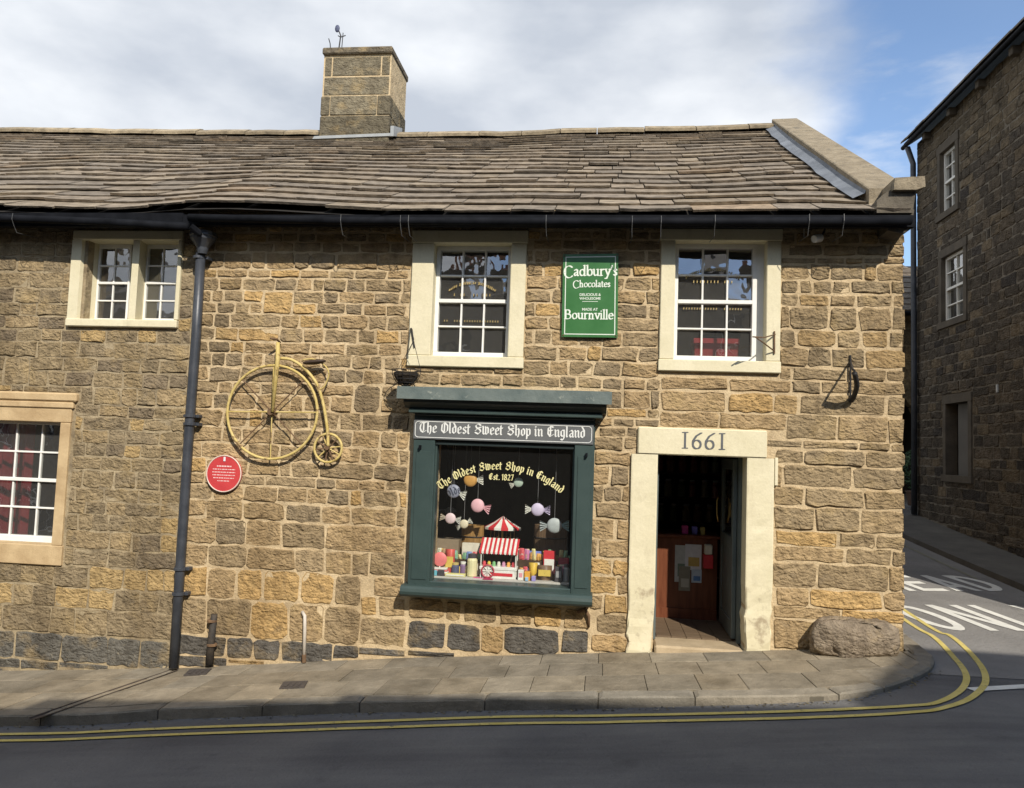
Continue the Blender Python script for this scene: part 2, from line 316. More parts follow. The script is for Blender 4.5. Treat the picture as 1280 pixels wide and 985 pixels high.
# ------------------------------------------------------------------ pen-drawn lettering
def mi(x, top=1, bot=0): return [(x - .09, top - .02), (x, top - .14), (x, bot + .14), (x + .1, bot + .02)]
def arc(cx, cy, rx, ry, a0, a1, n=12): return [(cx + rx * math.cos(R_(a0 + (a1 - a0) * i / n)), cy + ry * math.sin(R_(a0 + (a1 - a0) * i / n))) for i in range(n + 1)]
GOTH = {
 'i': (.42, [mi(0), [(-.03, 1.34), (.05, 1.26)]]), 'n': (.78, [mi(0), [(0, .72), (.3, .98), (.42, .84), (.42, .14), (.52, .02)]]),
 'h': (.78, [[(-.09, 1.55), (0, 1.45), (0, .14), (.1, .02)], [(0, .72), (.3, .98), (.42, .84), (.42, .2), (.3, -.2)]]),
 'l': (.40, [[(-.09, 1.55), (0, 1.45), (0, .14), (.1, .02)]]), 't': (.50, [[(0, 1.3), (0, .14), (.12, .02)], [(-.15, .95), (.25, .95)]]),
 'e': (.70, [[(.4, .62), (.4, .86), (.22, .99), (0, .82), (0, .18), (.18, .02), (.42, .16)], [(.4, .66), (0, .42)]]),
 'd': (.76, [[(.1, 1.5), (.42, .95), (.42, .18), (.22, .02), (0, .2), (0, .78), (.2, .96), (.42, .84)]]),
 's': (.70, [[(.42, .82), (.25, .98), (.02, .8), (.06, .6), (.36, .42), (.4, .2), (.2, .02), (0, .16)]]),
 'w': (1.06, [[(-.09, 1.15), (0, 1.05), (0, .18), (.15, .02), (.36, .2)], [(.28, 1.1), (.36, 1.0), (.36, .18), (.5, .02), (.72, .2), (.72, .85), (.55, 1.05)]]),
 'o': (.74, [[(.2, .98), (0, .8), (0, .2), (.2, .02), (.42, .2), (.42, .8), (.2, .98)]]),
 'p': (.76, [[(-.09, 1.0), (0, .9), (0, -.42)], [(0, .75), (.25, .98), (.42, .82), (.42, .2), (.22, .02), (0, .16)]]),
 'g': (.76, [[(.42, .85), (.2, .98), (0, .8), (0, .25), (.2, .08), (.42, .22)], [(.42, .98), (.42, -.1), (.22, -.42), (-.02, -.3)]]),
 'a': (.78, [[(.02, .82), (.22, .98), (.42, .82), (.42, .14), (.52, .02)], [(.42, .58), (.15, .52), (0, .3), (.1, .06), (.25, .04), (.42, .2)]]),
 'T': (1.15, [[(.0, 1.35), (.3, 1.5), (.7, 1.38), (1.0, 1.5)], [(.4, 1.4), (.12, 1.1), (.05, .6), (.2, .2), (.5, .02), (.88, .25)], [(.55, 1.35), (.55, .25)]]),
 'O': (1.22, [[(.45, 1.5), (.1, 1.2), (.05, .4), (.45, .02), (.9, .35), (.9, 1.1), (.45, 1.5)], [(.45, 1.35), (.45, .2)]]),
 'S': (1.18, [[(.85, 1.25), (.5, 1.5), (.12, 1.2), (.25, .9), (.7, .7), (.85, .4), (.5, .02), (.05, .25)], [(.1, .5), (.55, .95), (.9, .98)]]),
 'E': (1.10, [[(.8, 1.3), (.45, 1.5), (.1, 1.15), (.08, .4), (.4, .02), (.85, .3)], [(.15, .8), (.72, .88)], [(.42, 1.4), (.42, .2)]]),
 '.': (.34, [[(0, .12), (.08, .04)]]), '1': (.5, [[(-.08, 1.2), (.12, 1.4), (.12, .02)]]), '8': (.8, [arc(.25, 1.05, .22, .34, 0, 360), arc(.25, .36, .27, .36, 0, 360)]),
 '2': (.78, [[(0, 1.1), (.22, 1.4), (.48, 1.15), (.4, .75), (0, .06), (.55, .06)]]), '7': (.7, [[(0, 1.3), (.5, 1.36), (.18, .02)]]), ' ': (.42, []),
}
def stem(x, top, serif=.14): return [[(x, top), (x, .03)], [(x - serif, .03), (x + serif, .03)]]
SER = {
 'C': (1.45, [arc(.75, .62, .68, .88, 48, 318, 18)]), 'a': (.82, [[(.1, .82), (.3, .98), (.52, .84), (.52, .1), (.66, .04)], [(.52, .6), (.2, .48), (.06, .25), (.2, .04), (.52, .25)]]),
 'd': (.98, [arc(.38, .5, .33, .47, 0, 360), [(.58, 1.55), (.72, 1.58), (.72, .05), (.86, .05)]]), 'b': (.95, [arc(.5, .5, .33, .47, 0, 360), [(.02, 1.55), (.14, 1.58), (.14, .1)]]),
 'u': (1.0, [[(-.02, .96), (.14, .96), (.14, .3), (.3, .05), (.5, .08), (.7, .3)], [(.56, .96), (.7, .96), (.7, .05), (.86, .05)]]),
 'r': (.72, [[(0, .95), (.14, .96), (.14, .04)], [(0, .04), (.32, .04)], [(.14, .7), (.35, .96), (.55, .9)]]),
 'y': (.88, [[(.06, .96), (.4, .1)], [(-.06, .96), (.22, .96)], [(.56, .96), (.86, .96)], [(.72, .94), (.4, .06), (.22, -.4), (.0, -.36)]]),
 "'": (.3, [[(.1, 1.5), (.06, 1.15)]]), 's': (.66, [[(.46, .8), (.28, .98), (.08, .8), (.18, .58), (.42, .4), (.44, .18), (.24, .02), (.04, .2)]]),
 'h': (1.0, [[(0, 1.55), (.14, 1.58), (.14, .04)], [(0, .04), (.3, .04)], [(.14, .7), (.4, .97), (.64, .8), (.64, .04)], [(.5, .04), (.82, .04)]]),
 'o': (.9, [arc(.4, .5, .36, .47, 0, 360)]), 'c': (.78, [arc(.4, .5, .36, .47, 48, 320)]), 'l': (.42, [[(0, 1.55), (.14, 1.58), (.14, .04)], [(0, .04), (.3, .04)]]),
 't': (.56, [[(.16, 1.3), (.16, .2), (.3, .04), (.46, .12)], [(-.04, .94), (.42, .94)]]), 'e': (.84, [[(.06, .54), (.7, .56)] , arc(.4, .5, .34, .47, 10, 318, 14)]),
 'B': (1.2, [[(.16, 1.5), (.16, .04)], [(0, 1.5), (.6, 1.5), (.82, 1.3), (.78, .95), (.55, .82), (.16, .82)], [(.55, .82), (.92, .68), (.98, .35), (.8, .08), (.55, .04), (0, .04)]]),
 'n': (1.0, [[(0, .95), (.14, .96), (.14, .04)], [(0, .04), (.3, .04)], [(.14, .7), (.4, .97), (.64, .8), (.64, .04)], [(.5, .04), (.82, .04)]]),
 'v': (.86, [[(.06, .96), (.4, .04), (.72, .94)], [(-.08, .96), (.22, .96)], [(.56, .96), (.86, .96)]]), 'i': (.42, [[(0, .95), (.14, .96), (.14, .04)], [(0, .04), (.3, .04)], [(.12, 1.34), (.16, 1.3)]]),
 '1': (.9, [[(.4, 1.5), (.4, .04)], [(.2, .04), (.6, .04)], [(.2, 1.5), (.6, 1.5)]]), '6': (1.05, [arc(.45, .42, .36, .40, 0, 360, 16), [(.85, 1.5), (.4, 1.2), (.12, .75), (.09, .42)]]), ' ': (.4, []),
}
def hull2(p):
    p = sorted(set((round(a, 5), round(b, 5)) for a, b in p))
    def half(q):
        h = []
        for c in q:
            while len(h) > 1 and (h[-1][0] - h[-2][0]) * (c[1] - h[-2][1]) - (h[-1][1] - h[-2][1]) * (c[0] - h[-2][0]) <= 0: h.pop()
            h.append(c)
        return h
    a, b = half(p), half(p[::-1]); return a[:-1] + b[:-1]
def textwidth(font, s, track=0): return sum(font[c][0] + track for c in s)
def words(s, font, place, size, name, mat, parent, **k):
    i = 0
    for wd in s.split(' '): lettering(s, font, place, size, only=(i, i + len(wd)), **k).build(name, mat, parent); i += len(wd) + 1
def lettering(s, font, place, size, nib=.22, ang=40, hair=.05, track=0.0, only=None):
    """place(u, v, k) maps text units*size to world; pen strokes become thin polygons stacked by a hair"""
    m = MB(); x = 0; nx, ny = nib / 2 * math.cos(R_(ang)), nib / 2 * math.sin(R_(ang)); hx, hy = -hair / 2 * math.sin(R_(ang)), hair / 2 * math.cos(R_(ang)); k = 0
    for ci, ch in enumerate(s):
        adv, st = font[ch]
        for pl in (st if only is None or only[0] <= ci < only[1] else ()):
            for p, q in zip(pl[:-1], pl[1:]):
                pts = [(c[0] + a * nx + b * hx, c[1] + a * ny + b * hy) for c in (p, q) for a in (-1, 1) for b in (-1, 1)]
                hp = hull2(pts)
                if len(hp) < 3: continue
                m.add([place((x + a) * size, b * size, k % 9, (x + adv / 2) * size) for a, b in hp], [tuple(range(len(hp)))]); k += 1
        x += adv + track
    return m
def straight(cx, z, y, width):
    return lambda u, v, k, mid: (cx - width / 2 + u, y - .00025 * k, z + v)

# ------------------------------------------------------------------ stone walls
def wave(a, b): return mnoise.noise(Vector((a * 1.9, b * 5.0, 3.3)))
def stone_mesh(m, x0, x1, z0, z1, dep, rng, P, tint, rnd=1.0):
    w, h = x1 - x0, z1 - z0; c = min(w, h) * rng.uniform(.05, .15) * rnd; j = min(.013, h * .09)
    nx = max(2, min(5, int(w / .085)))
    o = []
    for i in range(nx + 1): o.append((x0 + c + (w - 2 * c) * i / nx, z0))
    o += [(x1, z0 + c), (x1, z1 - c)]
    for i in range(nx + 1): o.append((x1 - c - (w - 2 * c) * i / nx, z1))
    o += [(x0, z1 - c), (x0, z0 + c)]
    o = [(a + rng.uniform(-j, j), b + rng.uniform(-j, j)) for a, b in o]; n = len(o)
    cx, cz = (x0 + x1) / 2, (z0 + z1) / 2; ins = min(.009, h * .08)
    tx, tz = rng.uniform(-.006, .006), rng.uniform(-.006, .006)
    vs = [P(a, b, -.012) for a, b in o]
    vs += [P(a, b, dep * .62) for a, b in o]
    for a, b in o:
        da, db = (a - cx) / (w / 2), (b - cz) / (h / 2)
        vs.append(P(a - ins * max(-1, min(1, da * 1.3)), b - ins * max(-1, min(1, db * 1.3)), dep + rng.uniform(-.5, .45) * dep + tx * da + tz * db))
    vs.append(P(cx + rng.uniform(-.2, .2) * w, cz + rng.uniform(-.15, .15) * h, dep * rng.uniform(.95, 1.3)))
    fs = []
    for r in (0, n): fs += [(r + i, r + (i + 1) % n, r + n + (i + 1) % n, r + n + i) for i in range(n)]
    fs += [(2 * n + i, 2 * n + (i + 1) % n, 3 * n) for i in range(n)]
    m.tint = tint; m.add(vs, fs)
def subtract(rects, o):
    out = []
    for (x0, x1, z0, z1) in rects:
        if x1 <= o[0] or x0 >= o[1] or z1 <= o[2] or z0 >= o[3]: out.append((x0, x1, z0, z1)); continue
        cands = [(x0, o[0], z0, z1), (o[1], x1, z0, z1), (x0, x1, z0, o[2]), (x0, x1, o[3], z1)]
        cands = [c for c in cands if c[1] - c[0] > .05 and c[3] - c[2] > .035]
        if not cands: continue
        cands.sort(key=lambda c: -(c[1] - c[0]) * (c[3] - c[2])); out.append(cands[0])
        if cands[0][0] == x0 and cands[0][1] == o[0] and (o[1], x1, z0, z1) in cands: out.append((o[1], x1, z0, z1))
    return out
def courses(x0, x1, zs, wr, rng, holes=(), gap=.03, jump=.07, floor=None):
    """zs: descending course boundaries; returns stone rectangles"""
    res = []; reserved = []
    for i in range(len(zs) - 1):
        zt, zb = zs[i], zs[i + 1]; h = zt - zb; nxt = []
        x = x0 - rng.uniform(0, .12) if i % 2 else x0 + 0.0
        x = x0
        lo, hi = wr(zt) if callable(wr) else wr
        while x < x1 - .03:
            wd = rng.uniform(lo, hi) * (1.5 if rng.random() < .12 else 1) * (.55 if rng.random() < .12 else 1)
            wd = max(wd, h * .8); xe = min(x + wd, x1)
            if x1 - xe < .10: xe = x1
            blk = [r for r in reserved if r[0] < xe and r[1] > x]
            if blk:
                b = min(blk, key=lambda r: r[0])
                if b[0] - x < .07: x = b[1]; reserved = [r for r in reserved if r is not b]; continue
                xe = b[0]
            z_b = zb
            if i < len(zs) - 2 and rng.random() < jump and xe - x > .16 and h + zs[i + 1] - zs[i + 2] < .36: z_b = zs[i + 2]; nxt.append((x, xe))
            res.append((x + gap / 2, xe - gap / 2, z_b + gap / 2, zt - gap / 2)); x = xe
        reserved = nxt
    for o in holes: res = subtract(res, (o[0] - gap * .5, o[1] + gap * .5, o[2] - gap * .5, o[3] + gap * .5))
    out = []
    for (a, b, c, d) in res:
        if b - a < .035 or d - c < .03: continue
        dz = wave((a + b) / 2, (c + d) / 2) * .010
        c += dz; d += dz
        if floor is not None:
            fl = floor((a + b) / 2) + .01
            if d < fl + .03: continue
            c = max(c, fl)
        out.append((a, b, c, d))
    return out
def lay_stones(parent, rects, P, tintf, rng, limit=300, dep=(.005, .018), rnd=1.0, single=True, mat=None):
    rects = sorted(rects, key=lambda r: -(r[1] - r[0]) * (r[3] - r[2]))
    rest = MB(); mat = mat or STONE
    for i, (a, b, c, d) in enumerate(rects):
        t = tintf(a, b, c, d)
        if single and i < limit:
            m = MB(); stone_mesh(m, a, b, c, d, rng.uniform(*dep), rng, P, t, rnd); m.build('stone', mat, parent)
        else: stone_mesh(rest, a, b, c, d, rng.uniform(*dep), rng, P, t, rnd)
    if rest.v: rest.build('small_stones' if single else 'stone_facing', mat, parent, kind='stuff')
def grow(h, g=.012): return (h[0] - g, h[1] + g, h[2] - g, h[3] + g)
def wall_sheet(name, x0, x1, z0, z1, holes, mat, parent, P, thick=.3, top=None):
    xs = sorted(set([x0, x1] + [h[0] for h in holes] + [h[1] for h in holes])); zs = sorted(set([z0, z1] + [h[2] for h in holes] + [h[3] for h in holes]))
    xs = [x for x in xs if x0 <= x <= x1]; zs = [z for z in zs if z0 <= z <= z1]
    m = MB()
    def inside(a, b):
        return any(h[0] < a < h[1] and h[2] < b < h[3] for h in holes)
    for i in range(len(xs) - 1):
        for j in range(len(zs) - 1):
            if inside((xs[i] + xs[i + 1]) / 2, (zs[j] + zs[j + 1]) / 2): continue
            for d in (0, -thick):
                q = [P(xs[i], zs[j], d), P(xs[i + 1], zs[j], d), P(xs[i + 1], zs[j + 1], d), P(xs[i], zs[j + 1], d)]
                m.add(q, [(0, 1, 2, 3)])
    for h in holes:
        c = [(h[0], h[2]), (h[1], h[2]), (h[1], h[3]), (h[0], h[3])]
        for (a, b) in zip(c, c[1:] + c[:1]): m.add([P(*a, 0), P(*b, 0), P(*b, -thick), P(*a, -thick)], [(0, 1, 2, 3)])
    c = [(x0, z0), (x1, z0), (x1, z1), (x0, z1)]
    for (a, b) in zip(c, c[1:] + c[:1]): m.add([P(*a, 0), P(*b, 0), P(*b, -thick), P(*a, -thick)], [(0, 1, 2, 3)])
    return m.build(name, mat, parent)
def mixc(a, b, t): return tuple(p + (q - p) * t for p, q in zip(a, b))
def scl(c, k): return tuple(p * k for p in c)

# ================================================================== GROUND
rng = random.Random(7)
def grid_sheet(xs, ys, hf, skip=None):
    m = MB(); n = len(ys)
    vs = [(x, y, hf(x, y)) for x in xs for y in ys]
    fs = [(i * n + j, (i + 1) * n + j, (i + 1) * n + j + 1, i * n + j + 1) for i in range(len(xs) - 1) for j in range(n - 1)
          if not (skip and skip((xs[i] + xs[i + 1]) / 2, (ys[j] + ys[j + 1]) / 2))]
    return m.add(vs, fs)
def lin(a, b, n): return [a + (b - a) * i / n for i in range(n + 1)]
grid_sheet([-400, -60, -25, -12, -6, 0, 2.9, 3.2, 6, 12, 40, 400], [-400, -60, -14, -8, -2, 0, 3, 6, 10, 14, 40, 600],
           lambda x, y: base(x) - .5 + (rise(y) if x > 3.1 else 0)).build('ground', pmat('earth', (.09, .085, .06), (.14, .13, .09), 1, .95), kind='structure')
rxs = sorted(set(lin(-30, 30, 120) + [3.1] + [b for b in BX if abs(b) < 30])); rys = sorted(set(lin(-14, 26, 80) + [-1.7, 14.0]))
grid_sheet(rxs, rys, h_road, lambda x, y: x < 3.02 and y > 0.01).build('road', ASPHALT, kind='structure', smooth=True)
grid_sheet(sorted(lin(3.0, 12, 18) + [3.1]), sorted(set(lin(-.6, 20, 50) + [14.0, 0.0])), lambda x, y: h_road(x, y) + .004).build('side_street', pmat('worn_asphalt', (.185, .178, .168), (.245, .235, .22), 1.3, .9, .006, 120, spec=.25, grain=.28, spots=(.14, .135, .13), spotscale=1.6, spotmin=.62), kind='structure', smooth=True)
KP = [(-14.0, -1.46)] + [tuple(gr(*q)[:2]) for q in ((0, 908), (200, 900), (400, 893), (640, 888), (860, 883), (960, 880), (1040, 876), (1100, 867), (1140, 853), (1163, 841), (1167, 828), (1152, 815), (1136, 802))] + [(3.30, 1.6), (3.28, 3.2)]
KC = [Vector((x, y, 0)) for x, y in KP]; KC = curve(KC, 5)
def yk(x):
    best = None
    for a, b in zip(KC[:-1], KC[1:]):
        if a.x <= x <= b.x and b.x > a.x: return a.y + (b.y - a.y) * (x - a.x) / (b.x - a.x)
    return -.4
# bed of the pavement (joints), then kerbstones and flags on it
m = MB(); n = len(KC)
for p in KC:
    wx, wy = (p.x, 0.02) if p.x < 3.0 and p.y < -.3 else (3.04, max(0.0, p.y) if p.y > 0 else 0.02)
    m.add([(p.x, p.y + .01, h_pave(p.x, p.y) - .022), (wx, wy, h_pave(wx, wy) - .022), (p.x, p.y + .01, h_road(p.x, p.y) - .06)], [])
m.f = [(3 * i, 3 * i + 3, 3 * i + 4, 3 * i + 1) for i in range(n - 1)] + [(3 * i, 3 * i + 2, 3 * i + 5, 3 * i + 3) for i in range(n - 1)]
pave = m.build('pavement', JOINT, kind='structure')
def slab(poly, mat, parent, name, tint, th=.03, jz=.003, top=h_pave, c=.006):
    cx = sum(p[0] for p in poly) / len(poly); cy = sum(p[1] for p in poly) / len(poly); dz = rng.uniform(-jz, jz)
    m = MB(); m.tint = tint; n = len(poly)
    inn = [(x + (cx - x) * c * 2.2 / max(.05, math.hypot(cx - x, cy - y)), y + (cy - y) * c * 2.2 / max(.05, math.hypot(cx - x, cy - y))) for x, y in poly]
    vs = [(x, y, top(x, y) + dz) for x, y in inn] + [(x, y, top(x, y) + dz - c) for x, y in poly] + [(x, y, top(x, y) + dz - th) for x, y in poly]
    m.add(vs, [tuple(range(n))] + [(i, n + i, n + (i + 1) % n, (i + 1) % n) for i in range(n)] + [(n + i, 2 * n + i, 2 * n + (i + 1) % n, n + (i + 1) % n) for i in range(n)])
    return m.build(name, mat, parent)
def flagtint(): return scl(mixc((.275, .232, .168), (.235, .208, .163), rng.random()), rng.uniform(.84, 1.14))
# kerbstones along the kerb line
lens = [0.0]
for a, b in zip(KC[:-1], KC[1:]): lens.append(lens[-1] + (b - a).length)
def kpt(s):
    for i in range(1, len(lens)):
        if s <= lens[i]:
            t = (s - lens[i - 1]) / max(1e-6, lens[i] - lens[i - 1]); p = KC[i - 1].lerp(KC[i], t); d = (KC[i] - KC[i - 1]).normalized(); return p, Vector((-d.y, d.x, 0))
    d = (KC[-1] - KC[-2]).normalized(); return KC[-1], Vector((-d.y, d.x, 0))
s = 0.0; KW = .17
while s < lens[-1] - .2:
    L = rng.uniform(.8, 1.25) if kpt(s)[0].x < 1.6 else rng.uniform(.35, .55)
    e = min(s + L, lens[-1]); ss = [s + .006 + (e - s - .012) * k / 3 for k in range(4)]
    out = [kpt(q)[0] for q in ss]; inn = [kpt(q)[0] + kpt(q)[1] * KW for q in ss]
    slab([(p.x, p.y) for p in out] + [(p.x, p.y) for p in inn[::-1]], FLAG, pave, 'kerbstone', scl(mixc((.28, .245, .19), (.22, .205, .175), rng.random()), rng.uniform(.9, 1.1)), th=.17, c=.014)
    s = e
# flags between the wall and the kerbstones
def skew(x): return interp(x, [-6, -3, 0, 2.7], [-.16, -.12, 0.0, .14])
rows = [0.0, .30, .63, 1.0]
for u, v in zip(rows[:-1], rows[1:]):
    x = -13.5 - rng.uniform(0, .4)
    while x < 2.76:
        xe = min(x + rng.uniform(.38, .62), 2.79)
        if 2.79 - xe < .15: xe = 2.79
        ya, yb = yk(x) + KW + .010, yk(xe) + KW + .010; g = .0028; sa, sb2 = skew(x), skew(xe)
        q = [(x + g + sa * u, -.005 + ya * u - g), (xe - g + sb2 * u, -.005 + yb * u - g), (xe - g + sb2 * v, -.005 + yb * v + g), (x + g + sa * v, -.005 + ya * v + g)]
        slab(q, FLAG, pave, 'paving_flag', flagtint(), c=.003); x = xe
for q in ([(2.80, -.01), (3.02, -.01), (3.06, -.40), (2.93, -.58), (2.86, -.66)], [(3.04, -.01), (3.10, .02), (3.12, -.16), (3.07, -.38)], [(3.09, .03), (3.13, .6), (3.17, .6), (3.15, .1)]):
    slab(q, FLAG, pave, 'paving_flag', flagtint())
# leaf litter and grit gathered in the kerb channel
m = MB(); r_ = random.Random(31)
for i in range(520):
    p, nn_ = kpt(r_.uniform(3.5, 17.5)); q = p - nn_ * abs(r_.gauss(0, .045)) - nn_ * .008; a = r_.uniform(0, 6.28); l = r_.uniform(.006, .022); z = h_road(q.x, q.y) + .004
    m.tint = r_.choice([(.16, .13, .08), (.10, .085, .06), (.22, .18, .10), (.07, .065, .055), (.28, .25, .18)])
    m.add([(q.x + l * math.cos(a), q.y + l * math.sin(a), z + r_.uniform(0, .012)), (q.x - l * .5 * math.sin(a), q.y + l * .5 * math.cos(a), z + .003), (q.x - l * math.cos(a), q.y - l * math.sin(a), z + r_.uniform(0, .008)), (q.x + l * .5 * math.sin(a), q.y - l * .5 * math.cos(a), z)], [(0, 1, 2, 3)])
m.build('kerb_litter', FLAG, None, kind='stuff', label='dry leaf fragments and grit lying in the kerb channel', cat='litter')
# far pavement along the tall building
def h_pr(x, y): return h_road(6.0, y) + .10 + .02 * (x - 6)
m = MB(); ys = lin(-1, 24, 25)
kx = lambda y: 6.0 - .035 * (y - 3)
for y in ys: m.add([(kx(y), y, h_road(kx(y), y) - .05), (kx(y), y, h_pr(kx(y), y)), (7.05, y, h_pr(7.05, y))], [])
m.f = [(3 * i, 3 * i + 3, 3 * i + 4, 3 * i + 1) for i in range(len(ys) - 1)] + [(3 * i + 1, 3 * i + 4, 3 * i + 5, 3 * i + 2) for i in range(len(ys) - 1)]
m.build('side_street_pavement', pmat('side_pavement', (.085, .08, .072), (.13, .122, .108), 2, .9, .004, 60, grain=.15), kind='structure')
# painted lines
def ribbon(pts, wd, mat, name, label, dz=.010):
    m = MB(); k = 0
    for i, p in enumerate(pts):
        d = (pts[min(i + 1, len(pts) - 1)] - pts[max(i - 1, 0)]); d.z = 0; d.normalize(); nn = Vector((-d.y, d.x, 0)) * wd / 2
        for q in (p + nn, p - nn): m.add([(q.x, q.y, h_road(q.x, q.y) + dz)], [])
    m.f = [(2 * i, 2 * i + 1, 2 * i + 3, 2 * i + 2) for i in range(len(pts) - 1)]
    return m.build(name, mat, kind='structure', label=label)
L1 = [(0, 919), (213, 911.5), (427, 904), (640, 897), (854, 894), (1000, 890), (1080, 886.6), (1135, 884 - .5), (1171, 879.5), (1197, 867), (1208, 852), (1204, 837), (1190, 820), (1167, 797), (1136, 779)]
L2 = [(0, 927), (213, 919.5), (427, 912), (640, 905.5), (854, 902), (1000, 898.5), (1087, 895), (1140, 891.5), (1174, 887.5), (1207, 877), (1228, 861), (1232, 847), (1224, 830), (1207, 811), (1187, 795), (1160, 783)]
for L, nm, lb in ((L1, 'yellow_line', 'inner painted yellow line following the kerb round the corner'), (L2, 'yellow_line', 'outer painted yellow line following the kerb round the corner')):
    P = [gr(*q) for q in L]; d = (P[0] - P[1]).normalized()
    P = [P[0] + d * 6] + P
    e = (P[-1] - P[-2]).normalized(); P.append(P[-1] + Vector((-.0, 1.0, 0)) * 2.5)
    ribbon(curve(P, 8), .056, YELLOW, nm, lb)
a, b = gr(1213, 863), gr(1280, 859); ribbon([a, b, b + (b - a) * 6], .10, RWHITE, 'white_line', 'white junction line at the mouth of the side street', .009)
ribbon([Vector((kx(y) - .30, y, 0)) for y in lin(4.2, 16, 14)], .05, pmat('worn_line', (.16, .155, .12), (.24, .23, .16), 9, .8), 'yellow_line', 'worn thin line beside the far kerb of the side street')
# road lettering: HEAD / ONLY, elongated strokes
def road_word(word, org, th, hgt, lw, pitch, label):
    bd = Vector((math.cos(th), math.sin(th), 0)); up = Vector((-math.sin(th), math.cos(th), 0)); sw = .115; sh = .14; m = MB(); kk = [0]
    def bar(x0, y0, x1, y1, ww=sw):
        p, q = (x0, y0), (x1, y1); hz = abs(y1 - y0) < .01
        pts = [(x0, y0 - sh / 2), (x1, y1 - sh / 2), (x1, y1 + sh / 2), (x0, y0 + sh / 2)] if hz else [(x0 - ww / 2, y0), (x0 + ww / 2, y0), (x1 + ww / 2, y1), (x1 - ww / 2, y1)]
        kk[0] += 1; vs = []
        for a, b in pts:
            w_ = org + bd * a + up * b; vs.append((w_.x, w_.y, h_road(w_.x, w_.y) + .009 + .0004 * (kk[0] % 5)))
        m.add(vs, [(0, 1, 2, 3)])
    for i, ch in enumerate(word):
        o = i * pitch; r = o + lw; H = hgt
        if ch == 'O' or ch == 'D':
            ar = arc(o + lw / 2, H / 2, lw / 2, H / 2, 0, 360, 20) if ch == 'O' else [(o, H)] + [(o + lw * .3, H)] + arc(o + lw * .3, H / 2, lw * .7, H / 2, 90, -90, 12) + [(o, 0)]
            inn = arc(o + lw / 2, H / 2, lw / 2 - sw, H / 2 - sh, 0, 360, 20) if ch == 'O' else [(o, H - sh)] + [(o + lw * .3, H - sh)] + arc(o + lw * .3, H / 2, lw * .7 - sw, H / 2 - sh, 90, -90, 12) + [(o, sh)]
            for (p, q, a2, b2) in zip(ar[:-1], ar[1:], inn[1:], inn[:-1]):
                vs = []
                for a, b in (p, q, a2, b2):
                    w_ = org + bd * a + up * b; vs.append((w_.x, w_.y, h_road(w_.x, w_.y) + .0095))
                m.add(vs, [(0, 1, 2, 3)])
            if ch == 'D': bar(o + sw / 2, 0, o + sw / 2, H)
        if ch == 'N': bar(o + sw / 2, 0, o + sw / 2, H); bar(r - sw / 2, 0, r - sw / 2, H); bar(r - sw / 2, 0, o + sw / 2, H)
        if ch == 'L': bar(o + sw / 2, 0, o + sw / 2, H); bar(o, sh / 2, r, sh / 2)
        if ch == 'Y': bar(o + lw / 2, 0, o + lw / 2, H * .45); bar(o + lw / 2, H * .45, o + sw / 2, H); bar(o + lw / 2, H * .45, r - sw / 2, H)
        if ch == 'H': bar(o + sw / 2, 0, o + sw / 2, H); bar(r - sw / 2, 0, r - sw / 2, H); bar(o, H * .5, r, H * .5)
        if ch == 'E': bar(o + sw / 2, 0, o + sw / 2, H); bar(o, sh / 2, r, sh / 2); bar(o, H * .52, r - .05, H * .52); bar(o, H - sh / 2, r, H - sh / 2)
        if ch == 'A': bar(o + sw / 2, 0, o + lw / 2, H); bar(r - sw / 2, 0, o + lw / 2, H); bar(o + .1, H * .3, r - .1, H * .3)
    return m.build('road_lettering', RWHITE, kind='structure', label=label)
road_word('ONLY', gr(1178, 789.5), .27, 1.10, .46, .60, 'large white painted word ONLY on the side street surface')
road_word('HEAD', gr(1187, 739.5) - Vector((math.cos(.30), math.sin(.30), 0)) * .93, .30, .92, .42, .52, 'large white painted word AHEAD on the shaded side street')

# ================================================================== SWEET SHOP
XC, XL = 3.06, -4.66           # right corner of the shop, party line with the cottage
FR = lambda a, b, d: Vector((a, -d, b))
def rc(tl, tr, bl, br):
    P = [F(*q) for q in (tl, tr, bl, br)]
    return ((P[0][0] + P[2][0]) / 2, (P[1][0] + P[3][0]) / 2, (P[2][1] + P[3][1]) / 2, (P[0][1] + P[1][1]) / 2)
shop = thing('sweet_shop', (-.8, 0, base(-.8)), 'old two-storey stone sweet shop with stone slate roof and green shop window on the corner', 'shop')
W_MID = rc((518, 289), (658, 289), (510, 458), (655, 461)); W_RT = rc((828, 287), (975, 287), (822, 463), (975, 468))
FRONT = rc((515, 500), (743, 500), (505, 748), (738, 752)); FRONT = (F(508, 640)[0], F(739, 640)[0], F(620, 750)[1], F(630, 490)[1])
DOOR = (F(786, 690)[0], F(966, 690)[0], -.12, F(880, 536)[1]); LINT = (F(797, 550)[0], F(958, 550)[0], F(880, 570)[1], F(880, 536)[1])
def inset(r, l, rr, b, t): return (r[0] + l, r[1] - rr, r[2] + b, r[3] - t)
HM = (F(541, 380)[0], F(637, 380)[0], F(590, 446)[1], F(590, 305)[1]); HR = (F(843, 380)[0], F(957, 380)[0], F(900, 451)[1], F(900, 302)[1])
HF = (F(541, 640)[0], F(716, 640)[0], F(630, 738)[1], F(630, 545)[1]); HD = (F(820, 690)[0], F(931, 690)[0], -.10, F(875, 570)[1])
ZTOP = 4.60
wall = wall_sheet('wall', XL, XC - .015, -1.4, ZTOP, [grow(HM), grow(HR), HF, grow(HD)], MORTAR, shop, FR)
def zl(px, L): return [F(px, y)[1] for y in L]
holes_s = [W_MID, W_RT, FRONT, (DOOR[0], DOOR[1], DOOR[2], F(880, 566)[1]), LINT]
